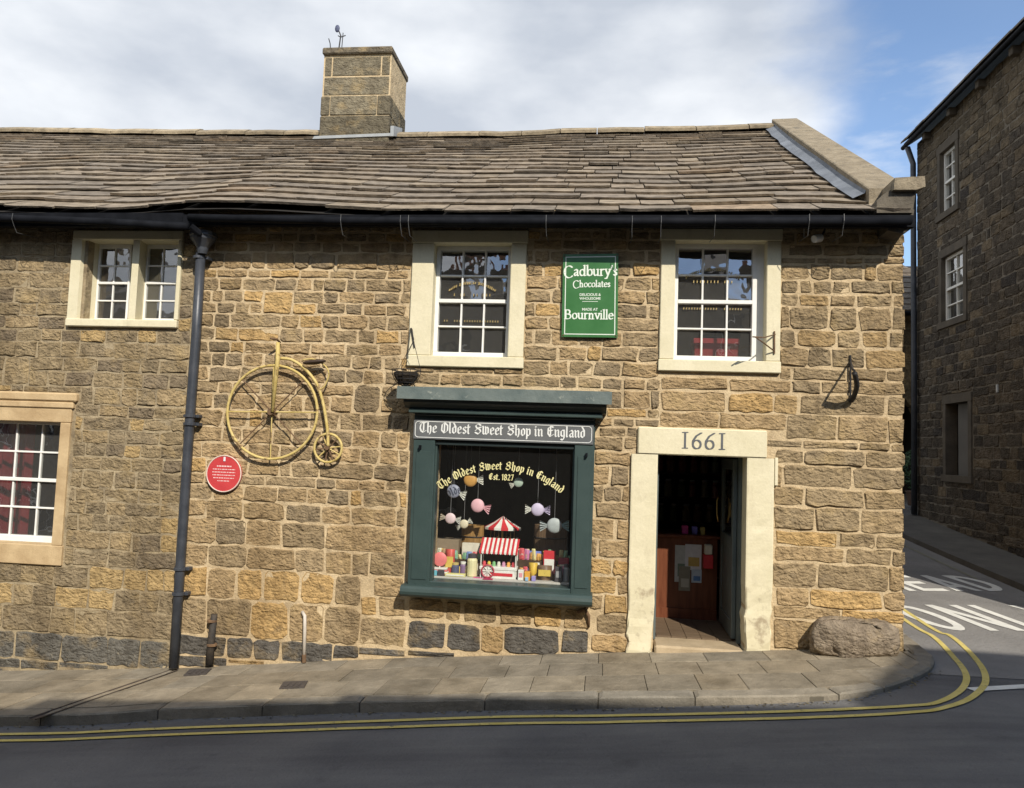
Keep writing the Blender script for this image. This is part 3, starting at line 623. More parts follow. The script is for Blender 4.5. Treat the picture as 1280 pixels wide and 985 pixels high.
Z1 = zl(380, [278, 291, 303, 316, 337, 348, 364, 379, 393, 411, 428, 443, 460, 479, 494, 514, 536, 557, 577, 597, 610, 630, 653, 686, 715, 754, 802, 829, 850])
Z2 = zl(700, [278, 289, 300, 313, 328, 345, 362, 379, 396, 413, 432, 451, 470, 485, 508, 520, 531, 544, 562, 580, 604, 625, 646, 671, 695, 716, 740, 764, 789, 818, 835])
Z2b = zl(600, [752, 779, 816, 828, 842])
Z3 = zl(1000, [278, 290, 306, 321, 330, 350, 367, 383, 412, 434, 459, 475, 492, 518, 550, 561, 581, 609, 633, 663, 682, 702, 734, 758, 774, 812, 830])
xa, xb, xc_, xd = XL + .03, F(517, 480)[0], F(826, 480)[0], XC + .012
rs = courses(xa, xb, [z for z in Z1], lambda z: (.17, .42) if z > 1.3 else (.26, .62), rng, holes_s, .027, .02, base)
cut = F(448, 790)[0]; cut2 = F(738, 790)[0]; zc = Z2b[0]
rs = subtract(rs, (cut, xb + .2, -2, zc + .01))
rs += courses(cut, cut2, Z2b, lambda z: (.18, .42) if z > Z2b[0] - .1 else (.36, .62), rng, holes_s, .04, 0, base)
r2 = courses(xb, xc_, Z2, lambda z: (.17, .40) if z > 2.6 else (.18, .44), rng, holes_s, .026, .02, base)
r2 = subtract(r2, (xb - .1, cut2 + .02, -2, zc)); rs += r2
rs += courses(xc_, xd, Z3, lambda z: (.18, .40) if z > 3.0 else (.30, .78), rng, holes_s, .028, .02, base)
def shop_tint(a, b, c, d):
    zm, xm = (c + d) / 2, (a + b) / 2; u = rng.random(); hgt = zm - base(xm)
    if hgt < .27 and xm < .2: t = (.072, .068, .062) if u < .95 else (.24, .17, .09)
    else:
        po = .42 if .25 < hgt < .95 and xm < .4 else (.26 if hgt < 1.3 else .09)
        t = (.40, .255, .095) if u < po else (.265, .19, .105) if u < po + .30 else (.20, .155, .098) if u < po + .62 else (.30, .215, .12) if u < po + .74 else (.135, .112, .082)
        if xm > 1.75 and hgt > 1.2: t = mixc(t, (.20, .165, .11), .45)
    if xm < -4.22 and zm > 2.75: t = scl(t, .60)
    if hgt >= .27 or xm >= .2: t = mixc(t, (.272, .206, .122), .45)
    else: t = scl(t, 1.25)
    return scl(t, rng.uniform(1.12, 1.42))
lay_stones(wall, rs, FR, shop_tint, rng, 300)
# gable wall round the corner (seen from other positions)
GA = lambda a, b, d: Vector((XC - .010 + d, a, b))
m = MB(); gp = [(0.0, -1.4), (9.5, -1.4), (9.5, 4.6), (4.75, 7.35), (0.0, 4.6)]
m.add([GA(a, b, 0) for a, b in gp], [tuple(range(5))]); m.add([Vector((XL, 9.5, -1.4)), Vector((XC - .02, 9.5, -1.4)), Vector((XC - .02, 9.5, 4.6)), Vector((XL, 9.5, 4.6))], [(0, 1, 2, 3)])
gw = m.build('gable_wall', MORTAR, shop)
zz = [7.3]
while zz[-1] > -.1: zz.append(zz[-1] - rng.uniform(.13, .27))
rg = [r for r in courses(.035, 9.4, zz, (.2, .6), rng, (), .03, .05, lambda y: h_pave(3.1, y) - .05) if r[3] < 4.45 + 2.75 * (1 - abs((r[0] + r[1]) / 2 - 4.75) / 4.75) - .1]
lay_stones(gw, rg, GA, shop_tint, rng, single=False)

# ---- sash windows
def sash_window(parent, outer, hole, colsn, rowsn, mat, name='window', yf=-.038, yg=.13, room=(.10, .085, .07), sashx=None, meet=True, tilt=.009, roomdepth=2.2, surround=True, lintel_extra=0.0):
    x0, x1, z0, z1 = outer; a, b, c, d = hole
    if surround:
        m = MB(); k = .008
        m.box(x0 - .012, x1 + .012, yf - .006, yg + .08, d, z1, c=k)
        m.box(x0 - .008, x1 + .008, yf - .012, yg + .08, z0, c, c=k)
        m.box(x0, a, yf, yg + .08, c + .001, d - .001, c=k); m.box(b, x1, yf, yg + .08, c + .001, d - .001, c=k)
        win = m.build(name, mat, parent)
    sa, sb = sashx or (a, b); fw = .045
    m = MB()
    if sa > a + .01: m.box(a, sa, yg - .02, yg + .06, c, d)
    if sb < b - .01: m.box(sb, b, yg - .02, yg + .06, c, d)
    zs_ = [c + .005, d - .005]
    m.box(sa, sb, yg - .03, yg + .06, c, c + fw + .015, c=.004); m.box(sa, sb, yg - .03, yg + .06, d - fw, d, c=.004)
    m.box(sa, sa + fw, yg - .03, yg + .06, c + fw + .015, d - fw, c=.004); m.box(sb - fw, sb, yg - .03, yg + .06, c + fw + .015, d - fw, c=.004)
    sf = m.build('sash_frame', WHITE, win)
    ga, gb, gc, gd = sa + fw, sb - fw, c + fw + .015, d - fw
    bw = .020
    for i in range(1, colsn):
        x = ga + (gb - ga) * i / colsn; B('glazing_bar', WHITE, win, x - bw / 2, x + bw / 2, yg - .018, yg + .03, gc, gd, c=.004)
    for j in range(1, rowsn):
        z = gc + (gd - gc) * j / rowsn; t = .021 if meet and j == rowsn // 2 else bw / 2
        B('meeting_rail' if t > .012 else 'glazing_bar', WHITE, win, ga, gb, yg - .022 - (.012 if t > .012 else 0), yg + .028, z - t, z + t, c=.004)
    for i in range(colsn):
        for j in range(rowsn):
            p0, p1 = ga + (gb - ga) * i / colsn, ga + (gb - ga) * (i + 1) / colsn; q0, q1 = gc + (gd - gc) * j / rowsn, gc + (gd - gc) * (j + 1) / rowsn
            tx, tz = rng.uniform(-tilt, tilt) * .6, rng.uniform(-tilt, tilt) * .6 + (.0045 if j >= rowsn // 2 else 0); y = yg + .010
            MB().add([(p0, y - tx - tz, q0), (p1, y + tx - tz, q0), (p1, y + tx + tz, q1), (p0, y - tx + tz, q1)], [(0, 1, 2, 3)]).build('pane', GLASS, win)
    # the room behind
    m = MB(); e = .6; ya, yb = .301, .301 + roomdepth
    X0, X1, Z0, Z1 = a - e, b + e, c - .5, d + .3
    m.add([(X0, ya, Z0), (X1, ya, Z0), (X1, ya, Z1), (X0, ya, Z1), (X0, yb, Z0), (X1, yb, Z0), (X1, yb, Z1), (X0, yb, Z1)], [(0, 1, 5, 4), (1, 2, 6, 5), (2, 3, 7, 6), (3, 0, 4, 7), (4, 5, 6, 7)])
    m.build('room_lining', pmat('room_%d' % int(room[0] * 1000), room, scl(room, 1.3), 2, .9), win)
    return win
wm = sash_window(shop, W_MID, HM, 3, 4, PAINT, tilt=.006)
wr_ = sash_window(shop, W_RT, HR, 3, 4, PAINT, sashx=(HR[0], F(948, 380)[0]))
wm['label'] = 'cream-painted sash window above the shop window'; wr_['label'] = 'cream-painted sash window above the doorway'
# faded gilt lettering on the panes of both upper windows (illegible strokes in the photograph)
GOLD = pmat('gilt', (.30, .22, .08), (.42, .32, .14), 20, .5, metal=.3)
def gilt(win, cx, cz, rr, y):
    m = MB(); k = 0
    for i in range(26):
        t = -1 + 2 * i / 25; a = t * .62
        x, z = cx + rr * 2.0 * math.sin(a), cz + rr * 2.0 * (math.cos(a) - 1) + .10
        h = rng.uniform(.018, .034); w_ = rng.uniform(.006, .012)
        if rng.random() < .85: m.add([(x - w_, y, z - h / 2), (x + w_ * .4, y, z - h / 2), (x + w_, y, z + h / 2), (x - w_ * .4, y, z + h / 2)], [(0, 1, 2, 3)])
        for s_ in (-1, 1):
            if rng.random() < .5: m.add([(x - w_ * 1.3, y - .0003, z + s_ * h * .4 - .003), (x + w_ * 1.3, y - .0003, z + s_ * h * .4 - .003), (x + w_ * 1.3, y - .0003, z + s_ * h * .4 + .003), (x - w_ * 1.3, y - .0003, z + s_ * h * .4 + .003)], [(0, 1, 2, 3)])
    for rowz, n_, sp in ((-.05, 12, .20), (-.34, 22, .30)):
        for i in range(n_):
            x = cx + sp * (-1 + 2 * i / (n_ - 1)); h = .022 if rowz < -.1 else .03
            if rng.random() < .8: m.add([(x - .006, y, cz + rowz), (x + .004, y, cz + rowz), (x + .006, y, cz + rowz + h), (x - .003, y, cz + rowz + h)], [(0, 1, 2, 3)])
    m.build('gilt_lettering', GOLD, win, kind='stuff')
cx, cz = F(588, 362); gilt(wm, cx, cz, .22, .118)
cx, cz = F(893, 345); gilt(wr_, cx, cz, .24, .118)

# ---- doorway: painted lintel with date, worn jambs, step, open door
yJ = -.045
dl = MB().box(LINT[0], LINT[1], yJ, .30, HD[3], LINT[3], c=.012).build('door_lintel', PAINT, shop)
t = lettering('1661', SER, straight(F(880, 560)[0], F(880, 561.5)[1], yJ - .002, textwidth(SER, '1661', .12) * .112), .112, nib=.19, ang=8, hair=.075, track=.12)
t.build('date_lettering', plain('date_paint', (.10, .105, .11), .7), dl)
def jamb(x0, x1, parent, seed):
    """a worn stone jamb: stacked rings with chipped lower edges"""
    r = random.Random(seed); m = MB(); zs = lin(base((x0 + x1) / 2) - .06, HD[3] - .001, 26); rings = []
    for z in zs:
        hh = z - base(x0); k = max(0, .75 - hh) / .75; ch = lambda: k * r.uniform(0, .040) + .006
        a, b, c, d = ch(), ch(), ch(), ch(); ex = -.012 * (hh < .35)
        rings.append([(x0 + ex + a * .6, .3, z), (x0 + ex + a * .6, yJ + a, z), (x0 + ex + a * .6 + .014, yJ + b * .5, z), ((x0 + x1) / 2, yJ + r.uniform(0, .006) * (1 + 2 * k), z), (x1 - c * .8 - .014, yJ + d * .5, z), (x1 - c * .8, yJ + c, z), (x1 - c * .3, .3, z)])
    n = 7; lo = MB(); ks = 9
    lo.add([p for q in rings[:ks + 1] for p in q], [(i * n + k, i * n + k + 1, (i + 1) * n + k + 1, (i + 1) * n + k) for i in range(ks) for k in range(n - 1)]); lo.build('worn_jamb_base', PAINT_W, parent)
    rings = rings[ks:]; zs = zs[ks:]; vs = [p for q in rings for p in q]
    m.add(vs, [(i * n + k, i * n + k + 1, (i + 1) * n + k + 1, (i + 1) * n + k) for i in range(len(zs) - 1) for k in range(n - 1)])
    return m.build('door_jamb', PAINT, parent)
jamb(DOOR[0], HD[0], shop, 3); jamb(HD[1], DOOR[1], shop, 5)
# block that widens each jamb near the lintel (right side)
B('jamb_block', PAINT, shop, DOOR[1] + .001, DOOR[1] + .035, yJ + .006, .1, F(968, 607)[1], F(968, 572)[1], c=.006)
STEP = pmat('worn_step', (.34, .26, .16), (.46, .36, .23), 5, .85, .004, 50, grain=.1)
ds = MB(); zst = base(1.0) + .045
ds.box(HD[0] + .002, HD[1] - .002, -.06, .34, zst - .25, zst, c=.02); ds.build('doorstep', STEP, shop)
# inside of the shop: floor, walls, ceiling
RX0, RX1, RY0, RY1, RZ0, RZ1 = -2.55, 2.35, .302, 4.6, zst + .01, 2.35
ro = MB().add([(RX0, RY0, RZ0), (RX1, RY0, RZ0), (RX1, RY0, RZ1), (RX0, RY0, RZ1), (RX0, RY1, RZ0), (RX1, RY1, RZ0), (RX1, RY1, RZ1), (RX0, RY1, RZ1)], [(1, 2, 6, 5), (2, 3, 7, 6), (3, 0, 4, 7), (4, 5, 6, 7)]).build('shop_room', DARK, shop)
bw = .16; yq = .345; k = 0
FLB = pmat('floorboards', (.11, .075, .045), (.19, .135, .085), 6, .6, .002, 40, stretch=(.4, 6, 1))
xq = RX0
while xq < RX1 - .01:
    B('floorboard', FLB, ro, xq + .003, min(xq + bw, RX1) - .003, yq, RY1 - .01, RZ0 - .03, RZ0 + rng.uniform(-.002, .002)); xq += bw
# open door leaf hinged on the right, swung inwards
lx0, lx1, ly0, ly1, lz0, lz1 = HD[1] - .075, HD[1] - .03, .31, 1.16, zst + .03, HD[3] - .02
DGR = pmat('door_paint', (.085, .105, .105), (.115, .14, .135), 4, .45, .001, 20, spec=.45)
leaf = MB()
for y0, y1 in ((ly0, ly0 + .1), (ly1 - .1, ly1)): leaf.box(lx0, lx1, y0, y1, lz0, lz1, c=.005)
for z0, z1 in ((lz0, lz0 + .18), (lz0 + .92, lz0 + 1.06), (lz1 - .12, lz1)): leaf.box(lx0 + .001, lx1 - .001, ly0 + .1, ly1 - .1, z0, z1, c=.005)
leaf = leaf.build('door', DGR, shop, label='open grey-green door leaf with boarded lower panel and glazed top')
for i in range(6):
    y0 = ly0 + .1 + i * (ly1 - ly0 - .2) / 6; B('door_board', DGR, leaf, lx0 + .012, lx1 - .012, y0 + .004, y0 + (ly1 - ly0 - .2) / 6 - .004, lz0 + .18, lz0 + .92, c=.006)
MB().add([(lx0 + .02, ly0 + .1, lz0 + 1.06), (lx0 + .02, ly1 - .1, lz0 + 1.06), (lx0 + .02, ly1 - .1, lz1 - .12), (lx0 + .02, ly0 + .1, lz1 - .12)], [(0, 1, 2, 3)]).build('door_pane', GLASS, leaf)
BRASS = plain('brass', (.55, .40, .16), .3, 1.0)
MB().tube([(lx0 - .03, ly1 - .05, lz0 + 1.15), (lx0 - .05, ly1 - .05, lz0 + 1.25), (lx0 - .05, ly1 - .05, lz0 + 1.4), (lx0 - .03, ly1 - .05, lz0 + 1.5)], .011).build('door_handle', BRASS, leaf, smooth=True)
B('door_frame', DGR, shop, HD[1] - .028, HD[1] + .01, .22, .31, zst, HD[3] - .003)
B('door_frame', DGR, shop, HD[0] - .01, HD[0] + .028, .22, .31, zst, HD[3] - .003)

# ---- shop window front
sf = thing('x', (0, 0, 0), 'x', 'x'); bpy.data.objects.remove(sf)
yP, yG = -.145, -.05
zS0, zS1 = F(620, 752, -.2)[1], F(620, 737, -.2)[1]
zB = F(630, 553, yP)[1]; zT = F(630, 526, yP)[1]
xl0, xl1, xr0, xr1 = F(513, 640, yP)[0], F(540, 640, yP)[0], F(716, 640, yP)[0], F(741, 640, yP)[0]
front = MB().box(xl0, xr1, yP + .004, -.004, zB, zT + .06).build('shop_window', GREEN, shop, label='green-painted wooden shop window with sign board and lead cornice')
for a, b in ((xl0, xl1), (xr0, xr1)):
    pl = B('pilaster', GREEN, front, a, b, yP, -.004, zS1 - .01, zB - .001, c=.006)
    B('pilaster_panel', GREEN, front, a + .035, b - .035, yP - .008, yP + .002, zS1 + .05, zB - .12, c=.006)
m = MB(); m.tube([(xl0 - .05, -.20, (zS0 + zS1) / 2), (xr1 + .02, -.20, (zS0 + zS1) / 2)], (zS1 - zS0) / 2, 12); m.box(xl0 - .05, xr1 + .02, -.20, -.004, zS0 + .012, zS1 - .004)
sill = m.build('sill', GREEN, front, smooth=False)
B('sill_board', GREEN, front, xl1 - .01, xr0 + .01, yP + .012, .10, zS1 - .02, F(630, 730, yG)[1], c=.008)
# soffit trim around the glass
B('window_head', GREEN_SHADED, front, xl1, xr0, yP + .03, .02, zB - .05, zB - .002, c=.005)
B('window_stile', GREEN, front, xl1, xl1 + .018, yP + .05, .02, zS1, zB - .05); B('window_stile', GREEN, front, xr0 - .018, xr0, yP + .05, .02, zS1, zB - .05)
# sign board with rounded border and blackletter
SG = pmat('sign_grey', (.10, .106, .108), (.135, .14, .14), 5, .5, .001, 20)
sx0, sx1, sz0, sz1 = F(517, 540, yP)[0] + .02, F(742, 540, yP)[0] - .02, F(630, 550, yP)[1], F(630, 530, yP)[1]
sign = B('sign_board', SG, front, sx0 - .02, sx1 + .02, yP - .012, yP + .003, sz0 - .02, sz1 + .02, c=.004)
m = MB(); rr = .035; path = []
for (cx, cz, a0) in ((sx1 - rr, sz1 - rr, 90), (sx1 - rr, sz0 + rr, 0), (sx0 + rr, sz0 + rr, -90), (sx0 + rr, sz1 - rr, -180)):
    path += [Vector((cx + rr * math.cos(R_(a0 - 90 * i / 5)), yP - .013, cz + rr * math.sin(R_(a0 - 90 * i / 5)))) for i in range(6)]
m.tube(path, .0045, 5, closed=True); LETW = pmat('sign_letter', (.62, .63, .60), (.72, .73, .70), 9, .6)
m.build('border_line', LETW, sign)
TXT = 'The Oldest Sweet Shop in England'
tw = textwidth(GOTH, TXT, .02); size = (sx1 - sx0 - .10) / tw
words(TXT, GOTH, straight((sx0 + sx1) / 2, sz0 + .052, yP - .0135, tw * size), size, 'sign_word', LETW, sign, nib=.22, ang=38, hair=.06, track=.02)
# cornice: lead-dressed top, moulding with shade put into its green, bead
yC = -.37
zc1, zc0 = F(630, 486, yC)[1], F(630, 503, yC)[1]
cx0, cx1 = F(496, 495, yC)[0], F(765, 495, yC)[0]
m = MB(); nseg = 16; top = []
for i in range(nseg + 1):
    x = cx0 + (cx1 - cx0) * i / nseg; wv = mnoise.noise(Vector((x * 2.5, 1, 1))) * .012
    m.add([(x, -.004, zc1 + .02), (x, yC + wv * .4, zc1 + wv * .5), (x, yC - .008 + wv * .3, zc0 + .01 + wv * .6), (x, yC + .03, zc0 + .012)], [])
m.f = [(4 * i + k, 4 * i + 4 + k, 4 * i + 5 + k, 4 * i + 1 + k) for i in range(nseg) for k in range(3)] + [(0, 1, 2, 3), tuple(4 * nseg + k for k in (3, 2, 1, 0))]
m.build('lead_cornice', LEADG, front)
zb1, zb0 = F(630, 514, -.22)[1], F(630, 519.5, -.22)[1]
m = MB(); prof = [(0.0, zc0 + .008), (yC + .045, zc0 + .008), (yC + .06, zc0 - .02), (-.26, zb1 + .03), (-.235, zb1 + .004), (0.0, zb1 + .004)]
m.prism([Vector((cx0 + .06, y, z)) for y, z in prof], (cx1 - cx0 - .11, 0, 0)).build('cornice_moulding', GREEN_SHADED, front)
B('bead', GREEN, front, cx0 + .10, cx1 - .09, -.25, -.004, zb0, zb1, c=.008)
B('frieze', GREEN_SHADED, front, xl0 + .01, xr1 - .01, -.19, -.004, zT + .03, zb0 - .001, c=.006)
# the big pane and gilt arched lettering on it
gx0, gx1, gz0, gz1 = xl1 + .018, xr0 - .018, F(630, 733, yG)[1], zB - .05
MB().add([(gx0, yG, gz0), (gx1, yG, gz0), (gx1, yG, gz1), (gx0, yG, gz1)], [(0, 1, 2, 3)]).build('pane', SHOPGLASS, front)
GILT = pmat('gilt_letters', (.62, .56, .26), (.74, .68, .36), 12, .5)
ax, az_ = F(627, 581, yG); exx, ezz = F(706, 608, yG)
half = (exx - ax) * .95; drop = az_ - F(627, 609, yG)[1]; Rr = (half * half + drop * drop) / (2 * drop)
arcl = 2 * Rr * math.asin(half / Rr); tw = textwidth(GOTH, TXT, .04); size = arcl / tw
def onarc(u, v, k, mid):
    a0 = (mid - arcl / 2) / Rr; lu = u - mid
    cxx, czz = ax + Rr * math.sin(a0), az_ - Rr + Rr * math.cos(a0)
    return (cxx + lu * math.cos(a0) + v * math.sin(a0), yG - .003 - .0002 * k, czz - lu * math.sin(a0) + v * math.cos(a0) - .05)
words(TXT, GOTH, onarc, size, 'window_word', GILT, front, nib=.23, ang=38, hair=.06, track=.04)
ex, ez = F(627, 600, yG); tw = textwidth(GOTH, 'Est. 1827', .03)
words('Est. 1827', GOTH, straight(ex, ez, yG - .003, tw * .044), .044, 'window_word', GILT, front, nib=.25, ang=38, hair=.06, track=.03)
# display shelf in the window
zD = F(630, 727, 0.0)[1]
B('display_shelf', pmat('shelf_cloth', (.42, .40, .36), (.52, .5, .45), 4, .8), front, HF[0] + .01, HF[1] - .01, .101, .78, zD - .06, zD, c=.004)
B('pilaster_hook', BLACK, front, xl0 + .07, xl0 + .09, yP - .05, yP, zB - .10, zB - .06); B('pilaster_hook', BLACK, front, xr1 - .09, xr1 - .07, yP - .05, yP, zB - .12, zB - .08)
for px in (500, 700, 560):  # iron brackets under the sill
    pass

# ---- roof
RIY = 4.75
EPX = [(-260, 262), (-120, 262), (0, 262), (100, 266), (150, 266), (250, 259), (320, 260), (500, 268), (700, 270), (900, 268), (1060, 268), (1135, 269)]
RPX = [(-260, 158), (-120, 159), (0, 160), (180, 163), (395, 164), (510, 166), (640, 165), (700, 162), (860, 159), (965, 156), (1000, 156)]
EX = [F(*q, -.34) for q in EPX]; RXX = [F(*q, RIY) for q in RPX]
def roofp(x, t, off=0.0):
    ze = interp(x, [e[0] for e in EX], [e[1] for e in EX]) + .02; zr = interp(x, [e[0] for e in RXX], [e[1] for e in RXX]) - .10
    y = -.34 + (RIY + .34) * t; z = ze + (zr - ze) * t - .05 * math.sin(math.pi * t)
    z += mnoise.noise(Vector((x * .55, t * 2.2, 7.7))) * .07 * math.sin(math.pi * min(1, t + .12))
    return Vector((x, y - off * .48, z + off * .87))
def build_roof(parent, x0, x1, seed):
    r = random.Random(seed)
    m = MB(); xs = lin(x0, x1, max(4, int((x1 - x0) / .5))); ts = lin(0, 1, 8); n = len(ts)
    for x in xs:
        for t in ts: m.add([roofp(x, t, -.04)], [])
    m.f = [(i * n + j, (i + 1) * n + j, (i + 1) * n + j + 1, i * n + j + 1) for i in range(len(xs) - 1) for j in range(n - 1)]
    o = len(m.v)   # rear slope
    m.add([roofp(x0, 1, -.04), roofp(x1, 1, -.04), (x1, 2 * RIY + .34, roofp(x1, 0).z), (x0, 2 * RIY + .34, roofp(x0, 0).z)], [(0, 1, 2, 3)])
    rf = m.build('roof', pmat('roof_underlay', (.02, .018, .016), (.03, .027, .024), 3, .9), parent)
    t = 0.0; k = 0; NC = 20; exps = [1.45 - .75 * i / NC for i in range(NC)]; tot = sum(exps); sl = []
    for e in exps:
        e = e / tot * .985; x = x0 - r.uniform(0, .25) * 0
        while x < x1 - .02:
            wd = r.uniform(.28, .78) * (1.25 if t < .3 else 1.0); xe = min(x + wd, x1)
            if x1 - xe < .14: xe = x1
            sl.append((x, xe, t, e)); x = xe
        t += e
    sl.sort(key=lambda q: -(q[1] - q[0]) * q[3] * (1.6 - q[2])); rest = MB()
    for i, (xa, xb, t, e) in enumerate(sl):
        m = MB() if i < 300 else rest
        th = r.uniform(.018, .034); u = r.random()
        m.tint = scl((.225, .190, .145) if u < .5 else (.205, .178, .142) if u < .78 else (.25, .212, .158) if u < .95 else (.26, .205, .145), r.uniform(.88, 1.12))
        n = 5; jo = r.uniform(-.07, .07) * e; tl = r.uniform(-.05, .05) * e; g = .006; top = []; bot = []; up = []
        lift = r.uniform(-.008, .012)
        for q in range(n):
            f = q / (n - 1); x = xa + g + (xb - xa - 2 * g) * f; tt = t + jo + tl * (f - .5) + r.uniform(-.035, .035) * e
            corner = .06 * e if q in (0, n - 1) and r.random() < .5 else 0
            top.append(roofp(x, tt + corner, th + .020 + lift)); bot.append(roofp(x, tt + corner + .02 * e, .020 + lift)); up.append(roofp(x, min(1, t + e * 1.5), .002))
        vs = top + bot + up
        fs = [(q, q + 1, 2 * n + q + 1, 2 * n + q) for q in range(n - 1)] + [(n + q, n + q + 1, q + 1, q) for q in range(n - 1)] + [(0, 2 * n, n), (n - 1, 2 * n - 1, 3 * n - 1)] + [(2 * n + q, 2 * n + q + 1, n + q + 1, n + q) for q in range(n - 1)]
        m.add(vs, fs)
        if i < 300: m.build('roof_slate', SLATE, rf)
    if rest.v: rest.build('roof_slates', SLATE, rf, kind='stuff')
    x = x0
    while x < x1 - .02:
        xe = min(x + r.uniform(.55, .95), x1)
        if x1 - xe < .2: xe = x1
        m = MB(); m.tint = scl((.30, .25, .17), r.uniform(.75, 1.1)); a, b = x + .008, xe - .008; rings = []
        for xx in (a, (a + b) / 2, b):
            p = roofp(xx, 1); z = p.z + .03 + r.uniform(-.012, .012)
            rings.append([(xx, RIY - .26, z - .10), (xx, RIY - .27, z - .055), (xx, RIY - .10, z + .05), (xx, RIY, z + .085), (xx, RIY + .10, z + .05), (xx, RIY + .27, z - .07)])
        vs = [p for q in rings for p in q]
        m.add(vs, [(i * 6 + k, i * 6 + k + 1, i * 6 + 7 + k, i * 6 + 6 + k) for i in range(2) for k in range(5)] + [tuple(range(6))[::-1], tuple(range(12, 18))])
        m.build('ridge_stone', SLATE, rf); x = xe
    return rf
XG = 2.70
build_roof(shop, XL, XG + .30, 11)
# gable coping with lead flashing and kneeler
COP = pmat('coping_stone', (.19, .155, .105), (.29, .24, .165), 7, .92, .012, 38, spots=(.12, .108, .085), spotscale=6, spotmin=.57, grain=.22)
cut = [(-.02 + .30, 4.80 + .16), (1.25, 5.52), (2.4, 6.22), (3.55, 6.92), (4.72, 7.62)]
cop = [at(1088, 240, 0.0), at(967, 146, RIY)]
def cz_at(y): return 4.83 + (7.63 - 4.83) * (y + .02) / (4.72 + .02)
ce = [-.05, 1.1, 2.3, 3.5, 4.73]
for a, b in zip(ce[:-1], ce[1:]):
    m = MB(); q = .006
    for y in (a + q, b - q):
        z = cz_at(y); m.add([(XG, y, z - .30), (XG, y, z - .012), (XG + .012, y, z), (XC + .04, y, z + .01), (XC + .055, y, z), (XC + .055, y, z - .12), (XC - .01, y, z - .12), (XC - .01, y, z - .30)], [])
    n = 8; m.f = [(k, (k + 1) % n, n + (k + 1) % n, n + k) for k in range(n)] + [tuple(range(n))[::-1], tuple(range(n, 2 * n))]
    m.build('coping_stone', COP, shop)
m = MB(); n = 14   # lead flashing dressed down onto the slates
for i in range(n + 1):
    y = .05 + (4.60 - .05) * i / n; t = (y + .34) / (RIY + .34); wv = rng.uniform(-.02, .02)
    z = roofp(XG - .05, t).z; m.add([(XG - .002, y, max(z + .16, cz_at(y) - .19)), (XG - .012, y, z + .13), (XG - .15 + wv, y, z + .075)], [])
m.f = [(3 * i + k, 3 * i + 3 + k, 3 * i + 4 + k, 3 * i + 1 + k) for i in range(n) for k in range(2)]
m.build('lead_flashing', LEAD, shop)
KNS = pmat('dark_kneeler', (.07, .06, .047), (.14, .12, .09), 5, .92, .008, 40, grain=.2)  # darker tone than the coping, for kneeler and corbel
MB().prism([at(px, py, -.40) for px, py in [(1119, 222), (1156, 220), (1157, 233), (1146, 237), (1117, 237)]], (0, .62, 0)).build('kneeler_cap', COP, shop)
MB().prism([at(px, py, -.34) for px, py in [(1096, 251), (1104, 243), (1116, 236), (1145, 237), (1141, 266), (1096, 266)]], (0, .50, 0)).build('kneeler_stone', KNS, shop)
P = [at(px, py, -.30) for px, py in [(1110, 262), (1143, 262), (1139, 286), (1128, 292), (1110, 288)]]
MB().prism(P, (0, .30, 0)).build('corbel_stone', KNS, shop)
# chimney stack
cf = 4.30
c00, c10 = at(398, 172, cf), at(486, 172, cf); cb = cf + 1.05
ctop = at(440, 68, cf).z; cmid = at(440, 119, cf).z; zb_ = c00.z - .5
STK = scl((.20, .165, .115), 1)
chim = MB().box(c00.x + .02, c10.x - .02, cf + .02, cb - .02, zb_, ctop).build('chimney', MORTAR, shop, label='square stone chimney stack on the ridge')
pyl = [172 + 30, 144, 119, 95, 70]; zq = [at(440, p, cf).z for p in pyl]; zq[0] = zb_
for i in range(4):
    z0, z1 = zq[i] + .006, zq[i + 1] - .006; s_ = 0.0 if i < 2 else .035
    X0, X1 = c00.x + s_, c10.x - s_; n = 1 if i in (0, ) else (2 if i % 2 else 2)
    cuts = [X0, X1] if i == 0 or i == 2 else ([X0, X0 + .17, X1 - .24, X1] if i == 1 else [X0, X0 + .14, X1 - .16, X1])
    for a, b in zip(cuts[:-1], cuts[1:]):
        m = MB(); m.tint = scl((.165, .145, .105), rng.uniform(.75, 1.25)); m.box(a + .006, b - .006, cf + s_ * .3, cf + .2, z0, z1, c=.015); m.build('chimney_stone', STONE, chim)
    ycut = lin(cf + .204, cb, 2 if i % 2 else 3)
    for a, b in zip(ycut[:-1], ycut[1:]):
        for e0, e1 in ((X1 - .2, X1), (X0, X0 + .2)):
            m = MB(); m.tint = scl((.165, .145, .105), rng.uniform(.75, 1.25)); m.box(e0 + .006, e1 - .006, a + .006, b - .006, z0, z1, c=.015); m.build('chimney_stone', STONE, chim)
m = MB(); m.tint = (.15, .13, .10); m.box(c00.x + .0, c10.x + .0, cf - .04, cb + .04, ctop, at(440, 58, cf - .04).z, c=.02); m.build('chimney_cap', STONE, chim)
lf = MB(); zf = c00.z
lf.prism([Vector((c00.x - .10, cf - .02, zf - .03)), Vector((c10.x + .08, cf - .02, zf + .01)), Vector((c10.x + .06, cf - .02, zf + .06)), Vector((c00.x - .07, cf - .02, zf + .02))], (0, .04, 0))
lf.prism([Vector((c10.x + .03, cf - .03, zf + .0)), Vector((c10.x + .03, cf - .03, zf + .18)), Vector((c10.x + .03, cf + .5, zf + .36)), Vector((c10.x + .03, cf + .5, zf + .2))], (.06, 0, 0))
lf.build('chimney_flashing', pmat('pale_lead', (.26, .27, .27), (.36, .37, .36), 6, .6, .003, 20), chim)

